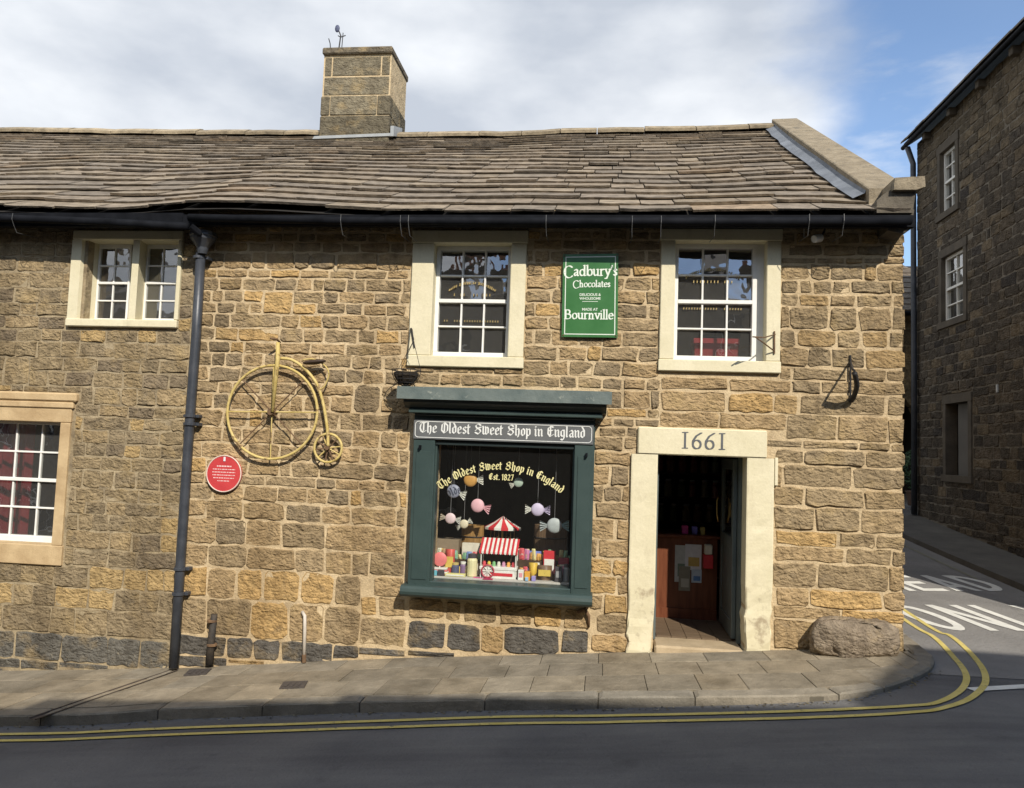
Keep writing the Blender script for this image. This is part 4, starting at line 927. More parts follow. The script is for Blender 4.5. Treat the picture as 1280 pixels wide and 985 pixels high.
# ---- gutter along the shop eaves
def gutter(parent, pts, r, brackets):
    m = MB(); m.tube(pts, r, 10); g = m.build('gutter', BLACK, parent, smooth=True)
    for (px, py) in brackets:
        p = at(px, py, -.40); MB().tube([p + Vector((0, -.055, .07)), p + Vector((0, -.062, 0)), p + Vector((0, -.02, -.07)), p + Vector((0.004, .02, -.13)), p + Vector((0, .36, -.10))], .0034, 5).build('gutter_bracket', pmat('galvanised', (.07, .07, .07), (.14, .14, .135), 8, .5), g)
    return g
gutter(shop, [at(x, y, -.40) for x, y in ((236, 272), (420, 276), (640, 277), (860, 277), (1139, 276))], .042, ((428, 278), (502, 279), (512, 279), (683, 279), (790, 280), (826, 280), (893, 279), (1010, 278), (1053, 278)))
B('shade_fascia', BLACK, shop, XL, XC - .02, -.335, -.27, 4.325, roofp(0, .02).z - .06)  # added black board, lowered to keep sun from passing between slates and gutter
B('soffit_board', pmat('fascia', (.02, .018, .016), (.04, .034, .028), 3, .8), shop, XL, XC - .2, -.27, -.002, 4.40, 4.42)

# ================================================================== NEIGHBOURING COTTAGE
cot = thing('stone_cottage', (-7.5, 0, base(-7.5)), 'brown coursed stone cottage adjoining the shop at the left, with mullioned upper window', 'cottage')
CX0 = -12.0
W_UP = rc((95, 289), (232, 289), (85, 408), (222, 411)); U1 = (F(121, 350, .165)[0], F(162, 350, .165)[0], F(140, 398)[1], F(140, 303)[1]); U2 = (F(181, 350, .165)[0], F(223, 350, .165)[0], F(200, 398)[1], F(200, 303)[1])
AFR = F(104, 350)[0]; OPU = (U1[0] - .012, max(F(222, 350)[0], U2[1]), U1[2] - .015, U1[3] + .02)
LO = (F(-62, 600)[0], F(72, 600)[0], F(40, 680)[1], F(40, 527)[1]); W_LO = (LO[0] - .17, F(88, 600)[0], F(40, 705)[1], F(40, 490)[1])
cwall = wall_sheet('wall', CX0, XL - .002, -2.0, ZTOP, [grow(OPU, .006), grow(LO)], MORTAR_G, cot, FR)
Z4 = zl(120, [276, 289, 305, 321, 341, 361, 380, 396, 412, 428, 448, 465, 484, 506, 521, 537, 554, 571, 588, 610, 627, 643, 664, 686, 708, 735, 762, 795, 830, 843, 862, 890])
rs = courses(-7.6, XL - .01, Z4, lambda z: (.20, .44) if z > .2 else (.30, .60), rng, [W_UP, W_LO], .020, .02, base)
rs += courses(CX0, -7.6, Z4, lambda z: (.3, .6), rng, [W_UP, W_LO], .020, .05, base)
def cot_tint(a, b, c, d):
    zm, xm = (c + d) / 2, (a + b) / 2; u = rng.random(); hg = zm - base(xm)
    if hg < .33: t = (.085, .082, .074) if u < .96 else (.30, .22, .12)
    else:
        po = .40 if hg < 1.1 else .07
        t = (.36, .255, .115) if u < po else (.215, .17, .105) if u < po + .4 else (.165, .135, .092) if u < po + .68 else (.255, .195, .115) if u < po + .8 else (.12, .10, .078)
    if hg >= .33: t = mixc(t, (.215, .168, .104), .40)
    else: t = scl(t, 1.2)
    return scl(t, rng.uniform(1.12, 1.36))
lay_stones(cwall, rs, FR, cot_tint, rng, 300, dep=(.004, .014), rnd=.8)
build_roof(cot, CX0, XL - .004, 23)
# upper two-light mullioned window with splayed reveals
x0, x1, z0, z1 = W_UP; a, b, c, d = OPU; m = MB(); k = .01
m.box(x0, x1, -.045, .22, d, z1, c=k); m.box(x0 - .01, x1 + .0, -.055, .22, z0, c, c=k)
m.box(b, x1, -.04, .22, c + .001, d - .001, c=k)
m.prism([Vector((x0, -.04, c + .001)), Vector((AFR - .02, -.04, c + .001)), Vector((U1[0], .16, c + .001)), Vector((U1[0], .22, c + .001)), Vector((x0, .22, c + .001))], (0, 0, d - c - .002))
m.prism([Vector((F(163.5, 350, -.035)[0], -.035, c + .001)), Vector((F(172, 350, -.035)[0], -.035, c + .001)), Vector((U2[0], .16, c + .001)), Vector((U2[0], .22, c + .001)), Vector((U1[1], .22, c + .001))], (0, 0, d - c - .002))
uw = m.build('window', PAINT, cot, label='cream two-light mullioned upper window with deep reveals')
for (p, q, r0, r1) in (U1, U2):
    y = .165; fw = .026; fr = MB()
    fr.box(p, q, y, y + .04, c, r0 + fw, c=.003); fr.box(p, q, y, y + .04, r1 - fw, d, c=.003); fr.box(p, p + fw, y, y + .04, r0 + fw, r1 - fw, c=.003); fr.box(q - fw, q, y, y + .04, r0 + fw, r1 - fw, c=.003); fr.build('sash_frame', WHITE, uw)
    ga, gb, gc, gd = p + fw, q - fw, r0 + fw, r1 - fw
    B('glazing_bar', WHITE, uw, (ga + gb) / 2 - .009, (ga + gb) / 2 + .009, y + .004, y + .03, gc, gd, c=.003)
    for j in range(1, 4): z = gc + (gd - gc) * j / 4; t = .014 if j == 2 else .009; B('glazing_bar', WHITE, uw, ga, gb, y - (.012 if j == 2 else -.002), y + .028, z - t, z + t, c=.003)
    for i in range(2):
        for j in range(4):
            p0, p1 = ga + (gb - ga) * i / 2, ga + (gb - ga) * (i + 1) / 2; q0, q1 = gc + (gd - gc) * j / 4, gc + (gd - gc) * (j + 1) / 4; tx, tz = rng.uniform(-.003, .003), rng.uniform(-.003, .003)
            MB().add([(p0, y + .02 - tx - tz, q0), (p1, y + .02 + tx - tz, q0), (p1, y + .02 + tx + tz, q1), (p0, y + .02 - tx + tz, q1)], [(0, 1, 2, 3)]).build('pane', GLASS, uw)
def roombox(parent, X0, X1, Z0, Z1, dep, c):
    ya, yb = .301, .301 + dep
    return MB().add([(X0, ya, Z0), (X1, ya, Z0), (X1, ya, Z1), (X0, ya, Z1), (X0, yb, Z0), (X1, yb, Z0), (X1, yb, Z1), (X0, yb, Z1)], [(0, 1, 5, 4), (1, 2, 6, 5), (2, 3, 7, 6), (3, 0, 4, 7), (4, 5, 6, 7)]).build('room_lining', pmat('roomc_%d' % int(c[0] * 1000), c, scl(c, 1.3), 2, .9), parent)
roombox(uw, a - .4, b + .4, c - .4, d + .3, 1.8, (.16, .14, .11))
# lower sash window with buff moulded stone surround and red curtains
x0, x1, z0, z1 = W_LO; a, b, c, d = LO; m = MB()
m.box(x0, x1 - .03, -.03, .22, d, d + .16, c=.008); m.box(x0, x1 - .005, -.048, .2, d + .162, d + .235, c=.012); m.box(x0, x1 + .03, -.058, .2, d + .237, z1, c=.02)
m.box(x0, x1 - .02, -.035, .22, z0, c, c=.008); m.box(b, x1 - .035, -.03, .22, c + .001, d - .001, c=.008); m.box(x0, a, -.03, .22, c + .001, d - .001, c=.008)
lw = m.build('window', BUFF, cot, label='white sash window in a buff moulded stone surround with red curtains inside')
y = .15; fw = .03; fr = MB(); fr.box(a, b, y - .03, y + .06, c, c + .075, c=.006); fr.box(a, b, y - .02, y + .06, d - .03, d, c=.004); fr.box(a, a + .03, y - .02, y + .06, c + .075, d - .03, c=.004); fr.box(b - .018, b, y - .02, y + .06, c + .075, d - .03, c=.004); fr.build('sash_frame', WHITE, lw)
ga, gb, gc, gd = a + .03, b - .018, c + .075, d - .03
for i in range(1, 4): x = gb - (gb - ga) * i / 4.0; B('glazing_bar', WHITE, lw, x - .011, x + .011, y - .01, y + .03, gc, gd, c=.004)
for j in range(1, 4): z = gc + (gd - gc) * j / 4; t = .020 if j == 2 else .011; B('meeting_rail' if j == 2 else 'glazing_bar', WHITE, lw, ga, gb, y - (.03 if j == 2 else .014), y + .028, z - t, z + t, c=.004)
for i in range(4):
    for j in range(4):
        p0, p1 = ga + (gb - ga) * i / 4, ga + (gb - ga) * (i + 1) / 4; q0, q1 = gc + (gd - gc) * j / 4, gc + (gd - gc) * (j + 1) / 4; tx, tz = rng.uniform(-.004, .004), rng.uniform(-.004, .004)
        MB().add([(p0, y + .006 - tx - tz, q0), (p1, y + .006 + tx - tz, q0), (p1, y + .006 + tx + tz, q1), (p0, y + .006 - tx + tz, q1)], [(0, 1, 2, 3)]).build('pane', GLASS, lw)
roombox(lw, a - .5, b + .5, c - .6, d + .3, 2.2, (.05, .04, .035))
RED = pmat('red_curtain', (.17, .014, .022), (.26, .025, .034), 4, .85)
m = MB(); xx = lin(F(-60, 600, .32)[0], F(38, 600, .32)[0], 60)
for x in xx: yy = .36 + .03 * math.sin(x * 46) + .012 * math.sin(x * 17); m.add([(x, yy, c - .1), (x, yy, d + .05)], [])
m.f = [(2 * i, 2 * i + 2, 2 * i + 3, 2 * i + 1) for i in range(len(xx) - 1)]
m.build('curtain', RED, None, smooth=True, label='red curtain drawn behind the lower left cottage window', cat='curtain')
gutter(cot, [at(x, y, -.40) for x, y in ((-420, 268), (-120, 270), (0, 272.5), (120, 277), (236, 283))], .042, ((20, 276), (-150, 270)))
B('shade_fascia', BLACK, cot, CX0, XL - .004, -.335, -.27, 4.31, roofp(-6, .02).z - .08)  # added black board darkening the cottage eaves behind the gutter
B('soffit_board', pmat('fascia', (.02, .018, .016), (.04, .034, .028), 3, .8), cot, CX0, XL - .004, -.27, -.002, 4.40, 4.42)

# ---- downpipe between the two houses
dp = thing('drainpipe', at(216, 832, -.10), 'dark grey cast-iron drainpipe with hopper head between the shop and the cottage', 'drainpipe')
pts = [at(251, 316, -.13), at(245, 420, -.12), at(237, 527, -.11), at(225, 711, -.10), at(217, 834, -.10)]
MB().tube(pts, .052, 12).build('pipe', PIPE, dp, smooth=True)
h = at(254, 300, -.16)
MB().lathe([(.05, -.16), (.06, -.12), (.065, -.09), (.11, -.03), (.135, .0), (.14, .03), (.15, .035), (.15, .055), (.135, .06), (.14, .085)], h, 16).build('hopper', PIPE, dp, smooth=False)
for px, py, Y in ((249, 322, -.13), (237, 520, -.112), (237, 530, -.112), (225, 711, -.10), (223, 742, -.10)):
    p = at(px, py, Y); MB().lathe([(.055, -.018), (.068, -.014), (.068, .014), (.055, .018)], p, 14).build('collar', PIPE, dp)
    MB().box(p.x + .04, p.x + .10, p.y + .01, -.01, p.z - .018, p.z + .018, c=.004).build('pipe_lug', PIPE, dp)
p0 = at(238, 283, -.40); p1 = h + Vector((-.03, -.02, .06)); MB().tube([p0, p0 + Vector((.06, .06, -.05)), p1], .04, 8).build('outlet', BLACK, dp)
# drain channel across the pavement
def gp(px, py, hf=h_pave):
    dd = ray(px, py); z = 0.0
    for _ in range(60): t = (z - CZ) / dd.z; x, y = dd.x * t, dd.y * t - DIST; z = .5 * z + .5 * hf(x, y)
    return Vector((x, y, z))
A, Bq = gp(218, 838), gp(40, 899); dv = (Bq - A).normalized(); nn = Vector((-dv.y, dv.x, 0)); m = MB()
for t in lin(0, 1, 10):
    p = A.lerp(Bq, t)
    for o, dz in ((-.062, .008), (-.045, .010), (-.040, -.004), (.040, -.004), (.045, .010), (.062, .008)):
        q = p + nn * o; m.add([(q.x, q.y, h_pave(q.x, q.y) + dz)], [])
m.f = [(6 * i + k, 6 * i + k + 1, 6 * i + k + 7, 6 * i + k + 6) for i in range(10) for k in range(5)]
m.build('drain_channel', pmat('rusty_iron', (.055, .043, .034), (.095, .072, .055), 9, .7, .002, 60), None, label='rusty iron drain channel crossing the pavement from the drainpipe to the kerb', cat='drain')
for px, py, lb in ((247, 841, 'small dark iron cover in the pavement nearest the drainpipe'), (367, 857, 'small dark iron cover in the pavement further from the drainpipe')):
    p = gp(px, py); m = MB(); wd, dp_ = .125, .10
    for sx, sy in ((-1, -1), (1, -1), (1, 1), (-1, 1)): m.add([(p.x + sx * wd - sy * .02, p.y + sy * dp_, h_pave(p.x + sx * wd, p.y + sy * dp_) + .012)], [])
    for i in range(4): v = m.v[i]; m.add([(v.x, v.y, v.z - .04)], [])
    m.f = [(0, 1, 2, 3)] + [(i, 4 + i, 4 + (i + 1) % 4, (i + 1) % 4) for i in range(4)]
    co = m.build('iron_cover', pmat('cover_iron', (.055, .047, .042), (.085, .073, .065), 30, .6, .004, 60), None, label=lb, cat='cover', group='iron covers in the pavement')
    for q in (-.06, 0, .06): MB().box(p.x + q - .012, p.x + q + .012, p.y - .07, p.y + .07, p.z + .008, h_pave(p.x + q, p.y) + .017).build('rib', MATS['cover_iron'], co)

# ================================================================== THINGS ON THE WALL
# high-wheel bicycle
BK = pmat('faded_yellow_paint', (.46, .34, .10), (.60, .47, .19), 12, .6, .001, 40, spots=(.17, .095, .045), spotscale=11, spotmin=.55)
RUST = pmat('rust', (.10, .06, .035), (.19, .115, .06), 14, .8, .002, 60)
yB = -.095
hub = at(340, 515, yB); rb = (at(398, 515, yB).x - at(283, 515, yB).x) / 2
bike = thing('penny_farthing', (hub.x, yB, hub.z - rb), 'rusty yellow penny-farthing bicycle hung on the stone wall', 'bicycle')
circ = lambda c, r, n=44: [c + Vector((r * math.cos(2 * math.pi * i / n), 0, r * math.sin(2 * math.pi * i / n))) for i in range(n)]
wh = MB().tube(circ(hub, rb - .012), .0155, 8, closed=True).build('front_wheel', BK, bike, smooth=True)
MB().lathe([(.035, -.05), (.045, -.02), (.045, .02), (.035, .05)], hub, 12, (0, 1, 0)).build('hub', RUST, wh)
for i in range(8):
    a = math.pi / 4 * i + .02; d = Vector((math.cos(a), 0, math.sin(a))); MB().tube([hub + d * .03, hub + d * (rb - .02)], .007 if i not in (0, 4) else .009, 6).build('spoke', BK if i % 2 == 0 else RUST, wh)
sh_ = at(410, 560, yB); r2_ = .165
w2 = MB().tube(circ(sh_, r2_ - .01, 28), .0145, 8, closed=True).build('rear_wheel', BK, bike, smooth=True)
MB().lathe([(.022, -.04), (.028, 0), (.022, .04)], sh_, 10, (0, 1, 0)).build('hub', RUST, w2)
for i in range(10):
    a = math.pi / 5 * i + .15; d = Vector((math.cos(a), 0, math.sin(a))); MB().tube([sh_ + d * .02, sh_ + d * (r2_ - .015)], .008, 6).build('spoke', RUST if i % 3 else BK, w2)
MB().tube([at(347.5, 428, yB - .04), at(347, 450, yB - .04), at(340.5, 515, yB - .05)], [.022, .026, .020], 8).build('fork', BK, bike, smooth=True)
MB().tube(curve([at(351, 448, yB - .02), at(365, 450, yB - .01), at(381, 461, yB), at(396, 480, yB), at(404, 505, yB), at(409, 535, yB), at(410, 558, yB - .02)], 5), .017, 8).build('backbone', BK, bike, smooth=True)
MB().tube([at(338, 423, yB - .10), at(346, 424, yB - .04), at(350, 428, yB + .06)], .012, 7).build('handlebar', RUST, bike, smooth=True)
MB().tube(curve([at(378, 450, yB - .02), at(392, 449, yB - .02), at(405, 456, yB - .02), at(411, 467, yB - .02), at(406, 482, yB - .01), at(400, 487, yB)], 5), .009, 7).build('saddle_spring', BK, bike, smooth=True)
m = MB(); sd = at(393, 452.5, yB - .03); m.ball(sd, .135, .06, .028, 16, 8, Matrix.Rotation(-.12, 3, 'Y')); m.build('saddle', pmat('worn_leather', (.035, .022, .014), (.07, .045, .03), 9, .6), bike, smooth=True)
for a in (.8, -2.1): d = Vector((math.cos(a), 0, math.sin(a))); MB().box(hub.x - .01, hub.x + .01, yB, -.005, hub.z - .01, hub.z + .01).build('wall_peg', RUST, bike)
# round red plaque
pc = at(280, 592, -.04); rp = .205
plq = thing('wall_plaque', pc - Vector((0, 0, rp)), 'round red enamel plaque with white text beside the drainpipe', 'plaque')
MB().lathe([(rp, 0), (rp, .02), (rp - .012, .026)], pc + Vector((0, .02, 0)), 36, (0, -1, 0)).build('plate', pmat('plaque_red', (.46, .045, .050), (.56, .065, .065), 6, .4), plq)
MB().tube([pc + Vector((math.cos(2 * math.pi * i / 40) * (rp - .005), -.006, math.sin(2 * math.pi * i / 40) * (rp - .005))) for i in range(40)], .007, 6, closed=True).build('rim', pmat('plaque_rim', (.62, .50, .42), (.72, .6, .5), 6, .5), plq)
PT = plain('plaque_text', (.74, .55, .52), .6); m = MB()
for i, (hw, hh) in enumerate(((.085, .014), (.13, .009), (.135, .009), (.13, .009), (.12, .009), (.07, .009))):
    z = pc.z + .075 - i * .032; x = pc.x - hw
    while x < pc.x + hw:
        l = rng.uniform(.010, .035); m.add([(x, pc.y - .0065, z), (min(x + l, pc.x + hw), pc.y - .0065, z), (min(x + l, pc.x + hw), pc.y - .0065, z + hh), (x, pc.y - .0065, z + hh)], [(0, 1, 2, 3)]); x += l + rng.uniform(.005, .009)
m.build('text', PT, plq)
MB().box(pc.x - .012, pc.x + .012, pc.y - .014, pc.y - .004, pc.z + .135, pc.z + .185, c=.004).build('crest', plain('crest_white', (.7, .68, .7), .5), plq)
# green enamel sign
ES = [at(704, 318, -.06), at(773, 317, -.055), at(772, 422, -.05), at(702, 421, -.05)]
es = thing('enamel_sign', (ES[3] + ES[2]) / 2, 'green enamel chocolate advertising sign on the wall between the upper windows', 'sign')
EG = pmat('green_enamel', (.038, .135, .042), (.060, .175, .062), 3, .25, .0006, 6, spec=.5)
m = MB(); m.prism(ES, (0, .012, 0)); m.build('plate', EG, es)
def esp(u, v, k=0): # u,v in 0..1
    a = ES[3].lerp(ES[2], u); b = ES[0].lerp(ES[1], u); p = a.lerp(b, v); return (p.x, p.y - .002 - .0002 * k, p.z)
wE = (ES[2] - ES[3]).length; hE = (ES[0] - ES[3]).length; EW = pmat('enamel_white', (.66, .72, .62), (.76, .80, .70), 5, .35)
m = MB(); e = .045; f_ = .015
for (u0, u1, v0, v1) in ((e, 1 - e, e * .66, e * .66 + f_ * .7), (e, 1 - e, 1 - e * .66 - f_ * .7, 1 - e * .66), (e, e + f_, e * .66 + f_ * .7, 1 - e * .66 - f_ * .7), (1 - e - f_, 1 - e, e * .66 + f_ * .7, 1 - e * .66 - f_ * .7)):
    m.add([esp(u0, v0), esp(u1, v0), esp(u1, v1), esp(u0, v1)], [(0, 1, 2, 3)])
m.add([esp(.36, .425), esp(.64, .425), esp(.64, .43), esp(.36, .43)], [(0, 1, 2, 3)]); m.build('border_line', EW, es)
def eline(s, wfrac, cu, v, nib=.22, ang=18, hair=.09, sizecap=None):
    tw = textwidth(SER, s, .02); sz = wfrac * wE / tw; st = cu * wE - wfrac * wE / 2
    lettering(s, SER, lambda u, vv, k, mid: esp((st + u) / wE, v + vv / hE, k + 2), sz, nib=nib, ang=ang, hair=hair, track=.02).build('sign_lettering', EW, es)
eline("Cadbury's", .98, .51, .735); eline('Chocolates', .68, .53, .60); eline('Bournville', .88, .49, .215)
def bfont(s, wtarget, mapf, name, mat, parent):
    c = bpy.data.curves.new('txt', 'FONT'); c.body = s; c.size = 1; c.align_x = 'CENTER'; c.offset = .012
    o = bpy.data.objects.new('txt', c); col.objects.link(o); bpy.context.view_layer.update()
    me = bpy.data.meshes.new_from_object(o.evaluated_get(bpy.context.evaluated_depsgraph_get())); bpy.data.objects.remove(o); bpy.data.curves.remove(c)
    xs = [v.co.x for v in me.vertices]; sc_ = wtarget / (max(xs) - min(xs)); m = MB()
    m.add([mapf(v.co.x * sc_, v.co.y * sc_) for v in me.vertices], [tuple(p.vertices) for p in me.polygons]); bpy.data.meshes.remove(me)
    return m.build(name, mat, parent)
for s, wf, v in (('DELICIOUS &', .38, .495), ('WHOLESOME', .38, .450), ('MADE AT', .28, .318)): bfont(s, wf * wE, lambda u, vv, v=v: esp(.5 + u / wE, v + vv / hE, 1), 'sign_lettering', EW, es)
for u, v in ((.03, .98), (.97, .98), (.03, .02), (.97, .02)): MB().ball(esp(u, v), .009, .006, .009, 8, 5).build('screw', RUST, es)
# hanging basket brackets, basket and other ironwork
IRON = pmat('wrought_iron', (.018, .017, .018), (.04, .036, .034), 12, .6, .001, 40)
hk = thing('basket_bracket', at(514, 436, 0), 'small black iron hook on the left jamb of the upper window above the basket', 'bracket', 'hanging basket brackets')
MB().tube([at(513, 411, -.05), at(515, 412, -.14), at(516, 420, -.24), at(517, 424, -.27)], .007, 6).build('arm', IRON, hk, smooth=True)
MB().tube([at(514, 410, -.05), at(518, 434, -.05)], .009, 6).build('back_bar', IRON, hk)
bk = thing('hanging_basket', at(507, 484, -.27), 'empty dark wire hanging basket above the left end of the shop cornice', 'basket')
bc = at(508, 463, -.27); rbk = .155; m = MB()
for i in range(12):
    a = 2 * math.pi * i / 12; m.tube([bc + Vector((math.cos(a) * rbk * math.cos(t), math.sin(a) * rbk * math.cos(t), -math.sin(t) * .17)) for t in lin(0, 1.5, 6)], .0035, 5)
for t in lin(0, 1.2, 4): m.tube([bc + Vector((math.cos(2 * math.pi * i / 24) * rbk * math.cos(t), math.sin(2 * math.pi * i / 24) * rbk * math.cos(t), -math.sin(t) * .17)) for i in range(24)], .005 if t == 0 else .0035, 5, closed=True)
m.build('wire_frame', IRON, bk)
MB().lathe([(.02, -.155), (.09, -.125), (.125, -.075), (.135, -.03), (.12, -.02), (.05, -.015), (.01, -.01)], bc, 16).build('liner', pmat('coir_liner', (.02, .016, .011), (.045, .033, .022), 14, .95, .006, 40), bk)
for a in (.4, 2.5, 4.6): MB().tube([bc + Vector((math.cos(a) * rbk, math.sin(a) * rbk, 0)), at(517, 426, -.27)], .003, 4).build('chain', IRON, bk)
hb = thing('basket_bracket', at(968, 440, 0), 'thin iron bracket on the right jamb of the upper window over the door', 'bracket', 'hanging basket brackets')
tip = at(941, 421, -.36)
MB().tube([at(969, 418, -.05), at(955, 422, -.2), tip], .007, 6).build('arm', RUST, hb, smooth=True); MB().tube([at(968, 439, -.05), at(955, 429, -.2), tip + Vector((.03, .02, 0))], .007, 6).build('stay', RUST, hb, smooth=True)
MB().tube([at(968, 414, -.05), at(968, 442, -.05)], .009, 6).build('back_bar', RUST, hb)
hb = thing('iron_bracket', at(1064, 505, 0), 'black wrought-iron hanging bracket on the wall near the right corner', 'bracket')
MB().tube([at(1063, 444, -.03), at(1063, 500, -.03)], .010, 6).build('back_bar', IRON, hb)
MB().tube([at(1063, 452, -.03), at(1066, 462, -.34), at(1068, 463, -.40)], .012, 6).build('arm', IRON, hb)
MB().tube(curve([at(1063, 500, -.03), at(1067, 496, -.10), at(1070, 488, -.18), at(1071, 480, -.26), at(1068, 466, -.36)], 5), [.030] * 6 + [.026] * 15, 7).build('scroll', IRON, hb, smooth=True)
MB().ball(at(1064, 500, -.05), .035, .03, .028, 10, 6).build('boss', IRON, hb, smooth=True)
cm = thing('wall_floodlight', at(1022, 302, 0), 'small white cylindrical floodlight under the right end of the eaves', 'light')
MB().lathe([(.036, 0), (.042, .01), (.042, .10), (.036, .11)], at(1026, 297, -.10), 14, (-.75, -.55, -.28)).build('lamp_body', plain('lamp_white', (.62, .63, .63), .4), cm)
MB().tube([at(1026, 296, -.10), at(1030, 290, -.04), at(1031, 286, -.005)], .010, 6).build('arm', IRON, cm)
MB().tube([at(1005, 283, -.06), at(1005, 297, -.03)], .005, 5).build('cable', plain('cable', (.4, .38, .34)), cm)
# pipes at the foot of the wall
pp = thing('pipe_stump', at(264, 828, -.06), 'rusted black pipe stump at the foot of the wall right of the drainpipe', 'pipe')
MB().tube([at(262, 830, -.07), at(264, 800, -.07), at(268, 768, -.07)], [.045, .04, .035], 9).build('pipe', pmat('rusted_black', (.02, .02, .02), (.07, .055, .04), 10, .7, .003, 30), pp, smooth=True)
for py in (776, 806): p = at(265, py, -.07); MB().lathe([(.045, -.015), (.056, -.01), (.056, .01), (.045, .015)], p, 10).build('collar', RUST, pp)
pp = thing('waste_pipe', at(380, 829, -.05), 'thin pale waste pipe standing against the wall below the bicycle', 'pipe')
MB().tube([at(378, 765, -.01), at(381, 770, -.05), at(381, 785, -.06), at(380, 822, -.06)], .019, 8).build('pipe', plain('pale_pipe', (.52, .47, .40), .5), pp, smooth=True)
MB().tube([at(380, 818, -.06), at(380, 828, -.06)], .024, 8).build('shoe', RUST, pp)
sb = thing('sill_bracket', at(735, 782, 0), 'bent iron bracket under the right end of the green window sill', 'bracket')
MB().tube([at(722, 765, -.03), at(731, 761, -.05), at(736, 770, -.06), at(736, 784, -.03)], [.02, .022, .018, .012], 7).build('bar', RUST, sb, smooth=True)
# mounting stone at the corner
bc0, bc1 = at(1014, 800, -.15), at(1124, 800, -.15); cxb = (bc0.x + bc1.x) / 2; hw = (bc1.x - bc0.x) / 2; zt = at(1070, 776, -.25).z; zb2 = base(cxb) - .05
m = MB(); n, mm = 44, 22; m.tint = (.235, .195, .15)
for i in range(mm + 1):
    th = math.pi * i / mm
    for k in range(n):
        ph = 2 * math.pi * k / n; f = lambda c, e: math.copysign(abs(c) ** e, c)
        sx, sy, sz = f(math.cos(ph), .55) * f(math.sin(th), .5), f(math.sin(ph), .6) * f(math.sin(th), .5), f(math.cos(th), .52)
        q = Vector((sx * hw, sy * .17, sz)); nz = mnoise.noise(Vector((sx * 2.2, sy * 2, sz * 2 + 5))) * .04 + abs(mnoise.noise(Vector((sx * 5.2, sy * 4, sz * 3 + 2)))) * -.03 + mnoise.noise(Vector((sx * 13, sy * 9, sz * 7))) * .010
        taper = 1 - .10 * max(0, sz) * (sx < 0)
        m.v.append(Vector((cxb + q.x * taper + nz, -.125 + q.y * (1 - .12 * max(0, sz)) * (1 - .35 * max(0, -sz - .3)) + nz, (zt + zb2) / 2 + sz * (zt - zb2) / 2 + nz * .6))); m.t.append(m.tint)
m.f = [(i * n + k, (i + 1) * n + k, (i + 1) * n + (k + 1) % n, i * n + (k + 1) % n) for i in range(mm) for k in range(n)]
m.build('corner_boulder', STONE, None, smooth=True, label='large rounded boulder at the foot of the shop corner beside the door', cat='boulder')
# thistle-shaped iron finial on the chimney
fn = thing('iron_finial', at(424, 58, cf + .3), 'small ornamental iron figure on top of the chimney', 'finial')
q = at(424, 56, cf + .3)
MB().tube([q + Vector((0, 0, -.05)), q + Vector((.02, 0, .17)), q + Vector((-.04, 0, .30))], .012, 6).build('stem', IRON, fn)
MB().ball(q + Vector((-.05, 0, .30)), .045, .03, .07, 10, 6).build('head', pmat('blue_iron', (.06, .07, .12), (.10, .11, .17), 9, .6), fn)
MB().tube([q + Vector((-.16, 0, -.05)), q + Vector((-.17, 0, .03)), q + Vector((-.20, 0, .12))], .009, 5).build('stem', IRON, fn)
for a in (.09, -.05): MB().tube([q + Vector((.02, 0, .14)), q + Vector((.02 + a, 0, .17))], .009, 5).build('leaf', IRON, fn)
MB().tube([q + Vector((.05, 0, -.05)), q + Vector((.06, 0, .22))], .008, 5).build('stem', IRON, fn)

# ================================================================== TALL BUILDING ACROSS THE SIDE STREET
TX, TY0, TY1, TZ = 7.0, -.65, 9.9, 9.25
tall = thing('tall_stone_house', (TX + 3, 4.5, h_road(6, 4)), 'tall dark soot-stained three-storey stone house across the side street', 'house')
RG = lambda a, b, d: Vector((TX - d, a, b))
TW = [(7.95, 8.66, 7.2, 8.52), (7.62, 8.60, 4.9, 6.26), (7.45, 8.42, 1.76, 3.2)]
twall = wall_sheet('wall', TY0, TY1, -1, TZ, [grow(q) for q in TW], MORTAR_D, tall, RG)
surr = [(a - .16, b + .16, c - .14, d + .18) for a, b, c, d in TW]
zz = [TZ]
while zz[-1] > 0: zz.append(zz[-1] - rng.uniform(.15, .235))
rs = courses(TY0, TY1, zz, (.24, .52), rng, surr, .024, .03, lambda y: h_pr(7, y))
def tall_tint(a, b, c, d):
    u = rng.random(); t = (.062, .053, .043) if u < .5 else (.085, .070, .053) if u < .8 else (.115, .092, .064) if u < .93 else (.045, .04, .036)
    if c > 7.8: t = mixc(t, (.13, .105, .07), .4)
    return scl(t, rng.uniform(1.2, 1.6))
vis = [r for r in rs if r[1] > 5.0]; hid = [r for r in rs if r[1] <= 5.0]
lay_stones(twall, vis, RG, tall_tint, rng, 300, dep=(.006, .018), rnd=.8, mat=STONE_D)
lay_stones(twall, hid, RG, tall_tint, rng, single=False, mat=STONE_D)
def pbox(P, a0, a1, b0, b1, d0, d1):
    m = MB(); m.add([P(a, b, d) for a in (a0, a1) for b in (b0, b1) for d in (d0, d1)], [(0, 1, 3, 2), (4, 6, 7, 5), (0, 4, 5, 1), (2, 3, 7, 6), (0, 2, 6, 4), (1, 5, 7, 3)]); return m
DST = pmat('dark_dressed_stone', (.075, .064, .050), (.12, .10, .075), 3, .9, .004, 50, grain=.12)
